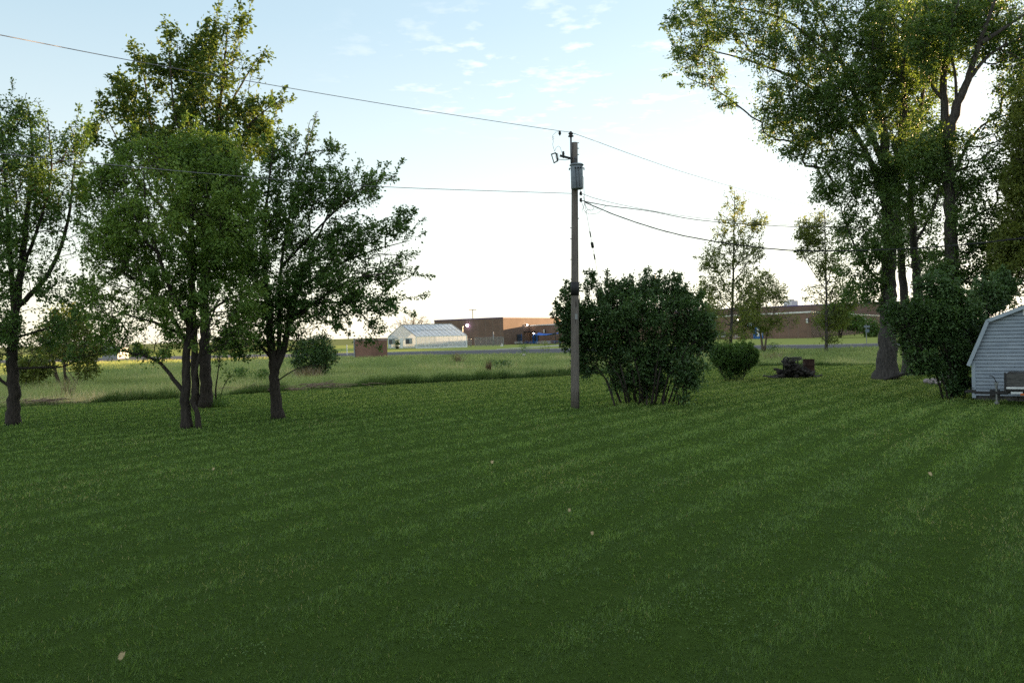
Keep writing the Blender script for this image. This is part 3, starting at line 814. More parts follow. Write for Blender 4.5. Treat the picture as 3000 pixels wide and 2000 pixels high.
tree('large_shrub', 'large dark shrub crowding the corner of the white shed', 'bush', None,
     [([(2790, 1167), (2785, 1090), (2760, 980), (2740, 880)], 0.06, 0.012), ([(2765, 1166, 0, 1), (2740, 1090), (2690, 1000), (2650, 930)], 0.05, 0.012), ([(2810, 1165, .3, 1), (2815, 1080), (2830, 960), (2850, 880)], 0.05, 0.012), ([(2780, 1166, -.2, 1), (2760, 1110), (2720, 1050), (2680, 990)], 0.045, 0.012), ([(2825, 1163, .5, 1), (2840, 1050, .9), (2880, 930, 1.3)], 0.045, 0.012)],
     [(2740, 920, 100, 85), (2680, 950, 70, 80), (2640, 920, 45, 45), (2800, 895, 90, 65), (2885, 880, 65, 55, 1, 1.6), (2760, 1030, 90, 80), (2800, 1110, 50, 45, .8), (2690, 1020, 55, 50), (2620, 960, 30, 40), (2840, 970, 60, 80, 1, 1.0), (2730, 830, 70, 24), (2940, 850, 40, 40, .8, 2.2), (2700, 1060, 50, 35)],
     2200, 78000, 0.075, 34, LEAF_DARK, BARK, None, spread=0.12, flare=0, depth=0.75, droop=0.1, clump=1.6, nshoot=160, slen=.45, sup=.8)
MG = 'tall maples at the right of the lawn'
tree('maple_tree', 'massive maple with a flared trunk and limbs reaching left over the lawn', 'tree', None,
     [([(2603, 1110), (2600, 1020), (2600, 900), (2604, 760), (2602, 580), (2590, 420), (2572, 260), (2585, 110), (2570, -120)], 0.45, 0.06),
      ([(2602, 620), (2540, 450), (2450, 320), (2350, 240), (2200, 180), (2050, 140)], 0.17, 0.02),
      ([(2596, 500), (2500, 270), (2430, 100), (2340, -60)], 0.17, 0.03),
      ([(2598, 540), (2650, 380), (2645, 200), (2690, 0)], 0.18, 0.03),
      ([(2602, 850), (2530, 770), (2480, 660), (2450, 560)], 0.08, 0.015),
      ([(2450, 320), (2330, 330), (2230, 360)], 0.07, 0.015),
      ([(2560, 460), (2460, 440), (2360, 460)], 0.08, 0.015),
      ([(2460, 190), (2300, 60), (2120, 20), (2000, 30)], 0.08, 0.015)],
     [(2080, 55, 115, 80), (2060, 190, 70, 75), (2010, 150, 50, 50, .8), (2270, 110, 120, 140), (2255, 310, 60, 85), (2340, 330, 110, 110), (2450, 200, 150, 200), (2410, 430, 95, 85), (2500, 520, 100, 120), (2560, 350, 140, 220),
      (2510, 680, 85, 90, .8), (2640, 520, 80, 180), (2240, 400, 45, 30, .7), (2330, 445, 50, 22, .8), (2420, 560, 50, 50, .7), (2350, -30, 250, 60), (2620, 100, 130, 160), (2500, 820, 60, 60, .5), (2130, 300, 30, 40, .4), (2560, 740, 70, 120, .9), (2610, 640, 60, 110, .8, -1.5), (2540, 850, 60, 50, .7), (1975, 85, 30, 40), (2090, 250, 30, 50, .6)],
     3900, 120000, 0.105, 41, LEAF_MAPLE, BARK_GREY, MG, spread=0.18, flare=0.85, nring=16, nshoot=120, slen=.8, sup=-.2, clump=1.5, depth=0.75, twig=0.008, droop=0.45)
tree('maple_tree', 'maple with a pair of slim grey stems rising behind the large shrub', 'tree', 41.0,
     [([(2662, 1104), (2655, 980), (2648, 860), (2638, 720), (2626, 560), (2640, 350), (2660, 120)], 0.27, 0.04), ([(2700, 1104, 0.2, 1), (2694, 980), (2688, 860), (2678, 720), (2668, 560), (2690, 380), (2720, 150)], 0.30, 0.04),
      ([(2680, 720), (2740, 600), (2760, 480)], 0.08, 0.02)],
     [(2680, 300, 120, 220), (2690, 590, 110, 140), (2660, 90, 140, 140), (2740, 480, 80, 100), (2650, 740, 70, 70, .6), (2740, 760, 70, 70, .6)],
     1600, 36000, 0.105, 42, LEAF_MAPLE, BARK_GREY, MG, spread=0.18, nring=12, clump=1.5, twig=0.008, droop=0.4)
tree('maple_tree', 'big maple with a thick dark trunk forking high above the shed shrub', 'tree', 35.5,
     [([(2798, 1122), (2794, 960), (2790, 800), (2786, 620), (2776, 460), (2768, 330), (2766, 210), (2790, 80), (2800, -100)], 0.40, 0.06),
      ([(2776, 430), (2800, 320), (2835, 235), (2868, 130), (2930, -40)], 0.24, 0.04), ([(2868, 140), (2930, 90), (3020, 30)], 0.12, 0.03), ([(2835, 235), (2900, 160), (2990, 110)], 0.10, 0.03),
      ([(2784, 540), (2850, 400), (2910, 350), (2990, 330)], 0.10, 0.02), ([(2770, 300), (2725, 240), (2700, 120)], 0.09, 0.02), ([(2795, 330), (2800, 230), (2780, 110), (2810, 0)], 0.08, 0.02), ([(2790, 700), (2880, 620), (2960, 590)], 0.08, 0.02)],
     [(2800, 90, 140, 130, .8), (2910, 40, 130, 110), (2850, 480, 130, 110, .8), (2960, 430, 90, 130, 1.2), (2710, 430, 80, 130), (2930, 690, 100, 110), (2850, 620, 90, 110), (2980, 220, 80, 120, 1.0), (2720, 120, 80, 130), (2760, 750, 90, 60, .7), (2870, 780, 90, 70), (3050, 300, 80, 300)],
     2800, 76000, 0.105, 43, LEAF_MAPLE, BARK_GREY, MG, spread=0.18, nring=14, clump=1.5, twig=0.008, droop=0.4, depth=0.8)
tree('maple_tree', 'bright leafy maple at the right edge behind the shed', 'tree', 33.0,
     [([(3060, 1130), (3055, 950), (3050, 760), (3060, 500), (3050, 200)], 0.30, 0.04), ([(3052, 800), (2990, 680), (2950, 580)], 0.08, 0.02), ([(3055, 850), (2980, 830), (2930, 840)], 0.06, 0.02)],
     [(2970, 740, 75, 120), (2990, 540, 60, 120), (2940, 840, 65, 60), (3060, 700, 90, 250), (3050, 400, 100, 220)],
     1600, 50000, 0.10, 44, LEAF_YELLOW, BARK_GREY, MG, spread=0.17, clump=1.5, twig=0.008, depth=0.8)
YG = 'young trees beside the far drive'
tree('poplar_tree', 'tall slender golden-leaved tree rising behind the round bush', 'tree', 79.0,
     [([(2137, 1043), (2140, 1000), (2147, 850), (2150, 700), (2152, 560)], 0.17, 0.03), ([(2146, 860), (2100, 790), (2060, 740)], 0.05, 0.02), ([(2148, 800), (2200, 700), (2240, 630)], 0.05, 0.02), ([(2145, 900), (2200, 850), (2240, 830)], 0.05, 0.02)],
     [(2150, 595, 42, 42), (2150, 670, 70, 50), (2215, 650, 30, 35), (2120, 750, 75, 55), (2190, 740, 50, 60), (2105, 840, 65, 40), (2190, 840, 55, 45), (2140, 910, 90, 45, .8), (2080, 770, 32, 30), (2140, 980, 60, 30, .5), (2240, 640, 16, 20)],
     1200, 15000, 0.16, 51, LEAF_GOLD, BARK_GREY, YG, spread=0.2, twig=0.012, clump=1.0, nshoot=40, slen=.9)
tree('young_tree', 'short spreading tree with a two-stemmed trunk between the poplar and the slim tree', 'tree', None,
     [([(2236, 1028), (2230, 990), (2226, 940), (2225, 860)], 0.15, 0.03), ([(2240, 1027, 0, 1), (2246, 985), (2262, 930), (2280, 870)], 0.13, 0.03), ([(2228, 960), (2190, 930), (2160, 920)], 0.05, 0.02), ([(2256, 950), (2300, 930), (2330, 945)], 0.05, 0.02)],
     [(2235, 870, 70, 50), (2230, 945, 80, 36), (2295, 935, 50, 34), (2240, 815, 32, 24), (2285, 860, 34, 40), (2190, 890, 36, 40), (2170, 950, 34, 26)],
     1000, 12500, 0.16, 52, LEAF_GOLD, BARK_PALE, YG, spread=0.25, twig=0.012, clump=0.6)
tree('young_tree', 'slim straight tree with drooping side branches left of the massive maple', 'tree', None,
     [([(2421, 1034), (2421, 960), (2420, 850), (2418, 730), (2415, 600)], 0.16, 0.02), ([(2420, 850), (2360, 760), (2330, 660)], 0.05, 0.015), ([(2420, 800), (2460, 700), (2480, 640)], 0.05, 0.015)],
     [(2400, 640, 45, 40), (2380, 690, 50, 35), (2400, 740, 60, 40), (2440, 780, 55, 55), (2400, 860, 60, 30), (2430, 930, 60, 40), (2350, 650, 22, 26), (2460, 680, 45, 60), (2345, 740, 20, 20), (2430, 990, 30, 16, .8), (2470, 860, 50, 60)],
     1200, 15500, 0.16, 53, LEAF_GOLD, BARK_GREY, YG, spread=0.25, twig=0.012, clump=0.7, droop=0.5)
tree('young_tree', 'low broad tree on the bright lawn against the lit brick corner', 'tree', None,
     [([(2460, 990), (2458, 965), (2450, 940)], 0.22, 0.05), ([(2462, 990, 0, 1), (2470, 960), (2480, 935)], 0.18, 0.05)],
     [(2460, 938, 50, 28), (2440, 905, 28, 22), (2500, 945, 40, 26), (2425, 945, 26, 22), (2540, 955, 40, 26), (2570, 975, 34, 22)],
     420, 7000, 0.30, 54, LEAF_MID, BARK, YG, spread=0.35, twig=0.02)
tree('young_tree', 'thin sparse tree peeking out right of the huge lilac', 'tree', None,
     [([(2078, 1026), (2082, 980), (2080, 900), (2070, 840)], 0.12, 0.02)],
     [(2075, 930, 34, 36), (2082, 880, 26, 36), (2060, 850, 24, 26, .7), (2100, 960, 26, 26), (2060, 970, 26, 26)], 260, 2200, 0.21, 55, LEAF_GOLD, BARK_PALE, YG, spread=0.25, twig=0.012)
tree('bare_tree', 'rounded bare twiggy tree behind the greenhouse', 'tree', 232.0,
     [([(1205, 1005), (1206, 975), (1210, 945), (1215, 918)], 0.35, 0.06), ([(1206, 985), (1180, 955), (1160, 940)], 0.15, 0.05), ([(1206, 985), (1235, 955), (1260, 945)], 0.15, 0.05), ([(1206, 980), (1190, 945), (1185, 925)], 0.13, 0.05), ([(1207, 975), (1228, 940), (1240, 930)], 0.13, 0.05)],
     [(1210, 938, 52, 24), (1200, 955, 60, 22), (1235, 950, 36, 18)], 750, 0, 0.3, 56, LEAF_YELLOW, BARK_PALE, None, twig=0.028, flare=0.1)
tree('evergreen_tree', 'dark far-off evergreen beside the small white building at left', 'tree', 150.0,
     [([(405, 1045), (405, 1030), (405, 1012)], 0.2, 0.05)], [(405, 1035, 18, 10), (405, 1024, 13, 9), (405, 1014, 8, 8), (430, 1036, 16, 9)], 140, 2400, 0.35, 57, LEAF_DARK, BARK, None, spread=0.3, twig=0.02)

# ------------------------------------------------------------------ utility pole
PD = float(G(1685, 1195)[1])
def U(px, py, dd=0.0):
    return P(px, py, PD + dd)
pb = G(1685, 1195)
m_wood, nt, out = mat_new('pole_wood')
b = nt.nodes.new('ShaderNodeBsdfPrincipled'); b.inputs['Roughness'].default_value = 0.9
n1 = noise(nt, 7, 6, 0.65, stretch=(6, 6, 0.35)); n2 = noise(nt, 2.2, 4, 0.6, stretch=(3.5, 3.5, 0.55))
r1 = ramp(nt, [(0.3, (0.10, 0.082, 0.070)), (0.7, (0.215, 0.185, 0.165))]); nt.links.new(n1.outputs['Fac'], r1.inputs[0])
r2 = ramp(nt, [(0.60, (1, 1, 1)), (0.66, (0.16, 0.14, 0.14))]); nt.links.new(n2.outputs['Fac'], r2.inputs[0])
mu = nt.nodes.new('ShaderNodeMix'); mu.data_type = 'RGBA'; mu.blend_type = 'MULTIPLY'; mu.inputs['Factor'].default_value = 1
nt.links.new(r1.outputs[0], mu.inputs['A']); nt.links.new(r2.outputs[0], mu.inputs['B']); nt.links.new(mu.outputs['Result'], b.inputs['Base Color'])
bp = nt.nodes.new('ShaderNodeBump'); bp.inputs['Strength'].default_value = 0.6; bp.inputs['Distance'].default_value = 0.02
nt.links.new(n1.outputs['Fac'], bp.inputs['Height']); nt.links.new(bp.outputs[0], b.inputs['Normal'])
nt.links.new(b.outputs[0], out.inputs[0])
M_STEEL = m_noise('galvanised', (0.085, 0.088, 0.10), (0.14, 0.145, 0.16), 18, 0.5, metal=0.3)
M_TRANS = m_noise('transformer_grey', (0.14, 0.165, 0.19), (0.20, 0.225, 0.25), 6, 0.45)
M_WIRE = m_noise('wire', (0.11, 0.11, 0.13), (0.16, 0.16, 0.18), 5, 0.5)
M_CABLE = m_noise('black_cable', (0.015, 0.015, 0.017), (0.03, 0.03, 0.032), 5, 0.6)
pole = thing('utility_pole', 'weathered grey wooden utility pole standing on the lawn beside the lilac', 'utility pole', pb)
ptop = U(1683.5, 418)
m = MB(); pp = [pb + (ptop - pb) * t + np.array([0, 0, -0.1 if t == 0 else 0]) for t in np.linspace(0, 1, 14)]
m.tube(pp, [0.145 - 0.045 * t for t in np.linspace(0, 1, 14)], 18)
m.build('pole_shaft', m_wood, pole, True)
m = MB(); m.tube([U(1674, 480, -.1), U(1673, 440, -.1), U(1672.5, 398, -.08)], 0.032, 8); m.build('top_pin', M_STEEL, pole, True)
m = MB()
for k, (rr, yy) in enumerate([(0.035, 402), (0.085, 397), (0.05, 394), (0.09, 391), (0.05, 388), (0.06, 385)]):
    pass
c0 = U(1672.5, 402, -.08)
m.tube([c0 + np.array([0, 0, z]) for z in (0, .02, .03, .07, .08, .11, .12, .16, .19)], [.05, .10, .10, .055, .055, .085, .085, .045, .03], 12); m.build('insulator', M_DARK, pole, True)
m = MB()
tc = U(1690, 520, -0.30)
m.tube([tc + np.array([0, 0, z]) for z in (-.38, -.36, .37, .39)], [.19, .20, .20, .18], 24)
tr = m.build('transformer', M_TRANS, pole, True)
m = MB(); m.tube([tc + np.array([0, 0, z]) for z in (.385, .40, .44, .47)], [.225, .235, .20, .06], 24); m.build('lid', M_TRANS, tr, True)
for sx in (-1, 1):
    m = MB(); q = tc + np.array([sx * .24, 0, .30]); m.tube([q - np.array([sx * .06, 0, 0]), q, q - np.array([0, 0, .06])], .022, 6)
    m.build('lifting_lug', M_DARK, tr)
for dx in (-.06, .03, .12):
    m = MB(); m.tube([tc + np.array([dx, -.19, .28]), tc + np.array([dx, -.26, .28])], [.03, .02], 8); m.build('bushing', M_DARK, tr)
m = MB()
m.tube([tc + np.array([.03, -.245, .28]), tc + np.array([.05, -.25, .1]), tc + np.array([.06, -.24, -.2]), tc + np.array([.1, -.1, -.5]), U(1697, 570, -.05)], .008, 5)
m.tube([tc + np.array([-.06, -.245, .28]), tc + np.array([-.05, -.25, 0]), tc + np.array([-.03, -.22, -.36])], .008, 5)
m.build('lead_wire', M_CABLE, pole)
m = MB(); m.tube([tc + np.array([-.02, .1, .45]), tc + np.array([-.02, .1, .70])], .035, 8)
for k in range(5): m.tube([tc + np.array([-.02, .1, .46 + .045 * k]), tc + np.array([-.02, .1, .48 + .045 * k])], [.06, .045], 10)
m.build('top_bushing', M_STEEL, pole, True)
m = MB(); m.beam(U(1674, 465), U(1640, 456), .05, .07); m.build('bracket_arm', M_DARK, pole)
m = MB(); q = U(1650.5, 460); m.tube([q + np.array([0, 0, z]) for z in (-.04, .02, .05, .10, .14, .17, .19)], [.02, .045, .035, .045, .035, .04, .015], 10); m.build('surge_arrester', M_DARK, pole, True)
# fuse cutout: ribbed insulator, fuse tube, two clips
m = MB(); a, c = U(1630, 449), U(1634, 471)
m.tube([a, c], .022, 8)
for k in range(6):
    q = a + (c - a) * (k + .5) / 6; dd = unit(c - a); m.tube([q - dd * .012, q, q + dd * .012], [.022, .062, .022], 10)
cut = m.build('fuse_cutout', M_DARK, pole, True)
m = MB(); m.tube([U(1616, 454), U(1623, 477)], .017, 8); m.build('fuse_tube', M_DARK, cut)
for a, c in ((U(1629, 447.5), U(1614, 453)), (U(1635, 471), U(1622, 478))):
    m = MB(); m.beam(a, c, .035); m.build('clip', M_DARK, cut)
m = MB(); m.tube([U(1673, 466), U(1655, 469), U(1637, 467)], .01, 6); m.tube([U(1640, 385), U(1628, 388), U(1619, 397), U(1620, 407), U(1621, 415), U(1619, 424), U(1625, 444)], .006, 5)
m.tube([U(1625, 444), U(1629, 433), U(1636, 428), U(1642, 433), U(1646, 448)], .006, 5)
m.tube([U(1618, 400), U(1624, 401), U(1617, 405), U(1624, 407), U(1618, 410)], .006, 5)
m.build('jumper_wire', M_WIRE, pole)
m = MB(); m.tube([U(1640, 384), U(1640, 392), U(1640, 398)], [.03, .05, .01], 8); m.build('hot_line_clamp', M_DARK, pole)
for (y, s) in [(419, 1), (435, 1), (453, 1), (441, -1), (700, -1), (668, -1), (760, -1), (640, 1)]:
    xx = 1683.5 + s * (8.5 + (y - 418) * .004); m = MB(); m.tube([U(xx, y), U(xx + s * 4.5, y)], .014, 6); m.build('bolt', M_DARK, pole)
for y in (567, 586):
    m = MB(); q = U(1698, y, -.05); m.beam(q, U(1703, y, -.05), .05, .09); q2 = U(1702, y, -.05)
    m.tube([q2 + np.array([0, 0, z]) for z in (-.07, -.04, 0, .04, .07)], [.02, .045, .03, .045, .02], 10)
    m.build('spool_insulator', M_DARK, pole, True)
m = MB(); m.tube([U(1700, 502, -.3), U(1709, 520, -.25), U(1711, 560, -.2), U(1713, 595, -.1), U(1720, 612), U(1733, 620), U(1740, 610), U(1730, 596), U(1714, 592)], .007, 5)
m.tube([U(1703, 588), U(1712, 618), U(1725, 628), U(1750, 625), U(1766, 612), U(1776, 602)], .007, 5)
m.tube([U(1713, 596), U(1705, 618), U(1712, 626), U(1722, 614), U(1728, 614), U(1752, 613)], .007, 5); m.build('service_loop', M_CABLE, pole)
m = MB(); z0 = np.array([0, 0, 1.0])
a = pb + (ptop - pb) * 0.475; c = pb + (ptop - pb) * 0.425
m.tube([a, c], .141, 18); m.build('dark_band', M_CABLE, pole, True)
m = MB(); a = pb + (ptop - pb) * .345 + np.array([.03, -.131, 0]); m.box(a, .09, .012, .18, 0.2); m.build('tag_plate', M_METAL, pole)

def wire(name, label, pts, r, mat, twist=False, group=None):
    c = catmull(pts, 0.5)
    m = MB()
    if twist:
        for ph in (0, 2.1, 4.2):
            m.tube([p + np.array([0, math.sin(i * 1.3 + ph) * r, math.cos(i * 1.3 + ph) * r]) for i, p in enumerate(c)], r * .75, 5)
    else:
        m.tube(c, r, 5)
    return tag(m.build(name, mat, None, True), label, 'wire', group)
WG = 'overhead wires meeting at the utility pole'
wire('power_line', 'high bare wire from the pole top off to the upper left', [P(-420, 20, 9.5), P(0, 103, 14.5), P(380, 177, 18.5), P(740, 240, 21.5), P(1180, 314, 24.8), U(1600, 378, -.6), U(1672, 388, -.08)], .009, M_WIRE, False, WG)
wire('power_line', 'high bare wire from the pole top sloping down to the right', [U(1672, 388, -.08), U(1740, 412, 1.5), P(1880, 463, 33), P(2040, 516, 38), P(2300, 590, 47), P(2700, 690, 60)], .009, M_WIRE, False, WG)
wire('power_line', 'lower wire from the pole passing in front of the left trees', [P(-420, 405, 9.5), P(0, 450, 14.2), P(400, 490, 17.6), P(850, 529, 21.6), P(1180, 550, 24.4), U(1674, 567, -.05)], .009, M_WIRE, False, WG)
wire('power_line', 'thin upper neutral wire right of the pole', [U(1703, 567, -.05), U(1760, 586, 1.0), P(1880, 612, 31), P(2060, 640, 34), P(2320, 660, 38), P(2600, 668, 41)], .009, M_WIRE, False, WG)
wire('service_cable', 'twisted cable from the pole to the right passing in front of the young trees', [U(1706, 588, -.05), U(1774, 602, .6), P(1900, 618, 30), P(2060, 646, 32.5), P(2320, 664, 35.5), P(2560, 666, 38)], .010, M_CABLE, True, WG)
wire('service_cable', 'thick twisted black cable sagging across the big maple trunk to the right edge', [U(1712, 592, -.05), P(1830, 640, 27.2), P(2000, 690, 26.4), P(2240, 727, 25.2), P(2420, 735, 24), P(2700, 726, 22), P(3000, 697, 19.5), P(3350, 640, 16.5)], .013, M_CABLE, True, WG)
guy = thing('guy_wire', 'steel guy wire with dark strain insulators running from pole down behind the lilac', 'wire', G(1822, 1168))
ga, gb = U(1709, 575, .1), G(1822, 1168) + np.array([0, 0.4, 0])
m = MB(); m.tube([ga, ga + (gb - ga) * .5, gb], .007, 5); m.build('strand', M_WIRE, guy)
for (t0, t1, r) in [(.155, .185, .022), (.205, .235, .05), (.26, .29, .025)]:
    m = MB(); m.tube([ga + (gb - ga) * t0, ga + (gb - ga) * (t0 + .004), ga + (gb - ga) * (t1 - .004), ga + (gb - ga) * t1], [.01, r, r, .01], 8); m.build('strain_insulator', M_DARK, guy, True)

# ------------------------------------------------------------------ garden shed and trailer
SD = np.array([0.816, -0.578, 0]); SN = np.array([-0.578, -0.816, 0]); SB = -SN
S0 = G(2851, 1172)
shed = thing('garden_shed', 'pale blue-white gambrel-roofed garden shed with lap siding at the right edge', 'shed', S0)
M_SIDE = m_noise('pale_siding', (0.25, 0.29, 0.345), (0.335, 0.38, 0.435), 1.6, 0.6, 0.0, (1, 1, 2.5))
M_TRIM = m_noise('pale_trim', (0.34, 0.39, 0.45), (0.40, 0.45, 0.50), 3, 0.5)
M_BLOCK = m_noise('foundation_block', (0.06, 0.058, 0.056), (0.16, 0.15, 0.145), 3, 0.95, 0.5)
M_ROOF = m_noise('shingle', (0.05, 0.05, 0.055), (0.10, 0.10, 0.105), 12, 0.9, 0.5)
HW, KN, EV, PK, DP = 1.85, (0.47, 2.52), 1.25, 3.08, 3.7
def sp(t, z, b=0.0, n=0.0):
    return S0 + SD * t + SB * b + SN * n + np.array([0, 0, z])
def zroof(t):
    t = t if t <= HW else 2 * HW - t
    return EV + (KN[1] - EV) * (t + .02) / (KN[0] + .02) if t < KN[0] else KN[1] + (PK - KN[1]) * (t - KN[0]) / (HW - KN[0])
m = MB()
z = 0.16; cw = 0.115
while z < PK - 0.02:
    z2 = min(z + cw - .017, PK - 0.005)
    def tl(zz):
        if zz <= EV: return 0.02
        if zz <= KN[1]: return 0.02 + (zz - EV) / (KN[1] - EV) * (KN[0] - 0.02)
        return KN[0] + (zz - KN[1]) / (PK - KN[1]) * (HW - KN[0])
    a0, a1 = tl(z), tl(z2)
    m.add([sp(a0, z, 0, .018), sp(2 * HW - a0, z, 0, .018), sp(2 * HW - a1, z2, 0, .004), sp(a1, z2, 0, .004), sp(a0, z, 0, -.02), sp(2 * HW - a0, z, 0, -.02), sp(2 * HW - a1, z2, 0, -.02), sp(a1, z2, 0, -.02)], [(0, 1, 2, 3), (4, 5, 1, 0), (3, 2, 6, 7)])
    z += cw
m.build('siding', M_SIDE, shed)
m = MB(); m.add([sp(.03, .17, .03), sp(2 * HW - .03, .17, .03), sp(2 * HW - .03, EV, .03), sp(2 * HW - KN[0], KN[1] - .02, .03), sp(HW, PK - .02, .03), sp(KN[0], KN[1] - .02, .03), sp(.03, EV, .03)], [tuple(range(7))]); m.build('gap_shade_backing', M_CABLE, shed)  # black sheet behind the siding gaps, painting in the shadow lines between boards
m = MB()
m.obox(sp(0.0, 0.16, 0.01), SB * DP, SD * .02, (0, 0, EV - .16)); m.obox(sp(2 * HW - .02, 0.16, 0.01), SB * DP, SD * .02, (0, 0, EV - .16))
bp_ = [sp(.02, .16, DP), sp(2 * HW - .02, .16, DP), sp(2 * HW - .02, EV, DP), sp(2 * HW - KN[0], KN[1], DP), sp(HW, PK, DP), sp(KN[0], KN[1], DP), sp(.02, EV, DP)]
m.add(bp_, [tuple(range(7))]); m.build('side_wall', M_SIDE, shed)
for t_ in (-.025, 2 * HW - .085):
    m = MB(); m.obox(sp(t_, .08, -.03), SD * .11, SB * .05, (0, 0, EV - .06)); m.build('corner_board', M_TRIM, shed)
prof = [(-.13, 1.13), (KN[0] - .03, KN[1] + .05), (HW, PK + .06), (2 * HW - KN[0] + .03, KN[1] + .05), (2 * HW + .13, 1.13)]
m = MB(); mf = MB()
for (t0, z0_), (t1, z1_) in zip(prof[:-1], prof[1:]):
    d = unit(SD * (t1 - t0) + np.array([0, 0, z1_ - z0_])); nrm = unit(np.cross(SB, d))
    if nrm[2] < 0: nrm = -nrm
    Lr = math.hypot(t1 - t0, z1_ - z0_)
    m.obox(sp(t0, z0_, -.14), d * Lr, SB * (DP + .28), nrm * .03)
    mf.obox(sp(t0, z0_, -.165) - nrm * .085, d * Lr, SB * .024, nrm * .11)
m.build('roof', M_ROOF, shed); mf.build('rake_board', M_TRIM, shed)
m = MB(); m.obox(sp(1.42, 2.70, 0, .06), SD * .86, SB * .05, (0, 0, .20)); vt = m.build('gable_vent', M_WHITE, shed)
m = MB()
for k in range(4): m.obox(sp(1.465 + k * .205, 2.73, 0, .064), SD * .15, SB * .05, (0, 0, .14))
m.build('vent_opening', m_noise('vent_dark', (0.06, 0.065, 0.10), (0.09, 0.095, 0.14), 8), vt)
m = MB()
for k in range(9): m.obox(sp(.02 + k * .41, -.03, .05, 0), SD * .40, SB * .3, (0, 0, .185 - .002 * (k % 3)))
m.build('foundation', M_BLOCK, shed)

J0 = G(2920, 1183)
tr_ = thing('utility_trailer', 'small wooden-sided utility trailer on its jack in front of the white shed', 'trailer', J0)
def tp(t, z, b=0.0):
    return J0 + SD * t + SB * b + np.array([0, 0, z])
M_PLY = m_noise('weathered_wood', (0.055, 0.053, 0.052), (0.12, 0.115, 0.11), 4, 0.9, 0.3, (1, 1, 5))
m = MB()
m.obox(tp(.29, .56, -.5), SD * .025, SB * 1.2, (0, 0, .40)); m.obox(tp(.29, .60, -.53), SD * 2.2, SB * .028, (0, 0, .36)); m.obox(tp(.29, .56, .70), SD * 2.2, SB * .028, (0, 0, .40)); m.obox(tp(2.47, .56, -.5), SD * .025, SB * 1.2, (0, 0, .4)); m.obox(tp(.30, .53, -.5), SD * 2.18, SB * 1.2, (0, 0, .03))
m.build('side_board', M_PLY, tr_)
m = MB(); m.obox(tp(.27, .44, -.53), SD * 2.2, SB * .06, (0, 0, .09)); m.obox(tp(.27, .44, .68), SD * 2.2, SB * .06, (0, 0, .09)); m.obox(tp(.27, .42, -.5), SD * .06, SB * 1.2, (0, 0, .12)); m.obox(tp(.25, .42, -.56), SD * .05, SB * .05, (0, 0, .57))
m.beam(tp(.3, .33, .1), tp(-.60, .33, .1), .07, .08); m.beam(tp(.9, .40, -.45), tp(-.1, .34, .08), .05, .07); m.beam(tp(.9, .40, .65), tp(-.1, .34, .12), .05, .07)
m.build('frame', M_DARK, tr_)
m = MB(); m.beam(tp(-.56, .36, .1), tp(-.80, .38, .1), .08, .10); m.tube([tp(-.80, .36, .1), tp(-.86, .34, .1)], [.05, .035], 10); m.tube([tp(-.66, .40, .1), tp(-.68, .47, .1), tp(-.60, .46, .1)], .015, 6); m.build('coupler', M_DARK, tr_)
m = MB(); m.tube([tp(0, .0, .04), tp(0, .06, .04), tp(0, .06, .04), tp(0, .62, .04)], [.07, .07, .032, .032], 12); m.box(tp(0, .62, .04), .10, .10, .09, -.6); jk = m.build('jack', M_METAL, tr_)
m = MB(); m.tube([tp(0, .66, .04), tp(-.07, .82, .02), tp(-.14, .86, -.02), tp(-.18, .85, -.02)], .014, 6); m.build('crank', M_DARK, jk)
m = MB(); m.box(tp(-.05, .34, .1), .26, .16, .18, math.atan2(SD[1], SD[0])); m.build('winch_box', M_DARK, tr_)
m = MB(); m.obox(tp(.30, .505, -.545), SD * .9, SB * .012, (0, 0, .06)); m.obox(tp(.42, .36, -.54), SD * .30, SB * .012, (0, 0, .06)); m.build('white_panel', M_WHITE, tr_)
m = MB(); m.obox(tp(.66, .32, -.56), SD * .10, SB * .02, (0, 0, .055)); m.build('reflector', m_noise('orange_lens', (0.55, 0.12, 0.03), (0.65, 0.16, 0.04), 10, 0.3), tr_)
for b_ in (-.72, .82):
    m = MB(); c_ = tp(1.35, .30, b_)
    m.tube([c_ - SB * .09, c_ - SB * .085, c_ + SB * .085, c_ + SB * .09], [.24, .30, .30, .24], 24); wh = m.build('wheel', M_CABLE, tr_, True)
    m = MB(); m.tube([c_ - SB * .095, c_ + SB * .095], .15, 16); m.build('rim', M_METAL, wh)

# ------------------------------------------------------------------ log pile, hoops, barrel
rl = np.random.default_rng(9)
LC = G(2320, 1106)
M_LOGEND = m_noise('log_bark', (0.018, 0.015, 0.013), (0.060, 0.050, 0.043), 12, 0.95, 0.5)
M_LOGGREY = m_noise('log_grey', (0.05, 0.045, 0.042), (0.12, 0.11, 0.10), 12, 0.95, 0.4)
def log_mesh(L, r, n=9):
    m = MB(); k = 7
    m.tube([np.array([(t - .5) * L, 0.02 * math.sin(5 * t), 0.015 * math.cos(7 * t)]) for t in np.linspace(0, 1, k)], [r * (1 + .08 * math.sin(9 * t + L)) for t in np.linspace(0, 1, k)], n)
    return m
protos = [log_mesh(.75, .085), log_mesh(1.0, .06), log_mesh(.6, .11), log_mesh(.5, .04)]
pm = []
for i, lm in enumerate(protos):
    me = bpy.data.meshes.new('log'); me.from_pydata([list(v) for v in lm.v], [], lm.f); me.polygons.foreach_set('use_smooth', [True] * len(me.polygons))
    me.materials.append(M_LOGGREY if i in (3,) else M_LOGEND); pm.append(me)
lay = []
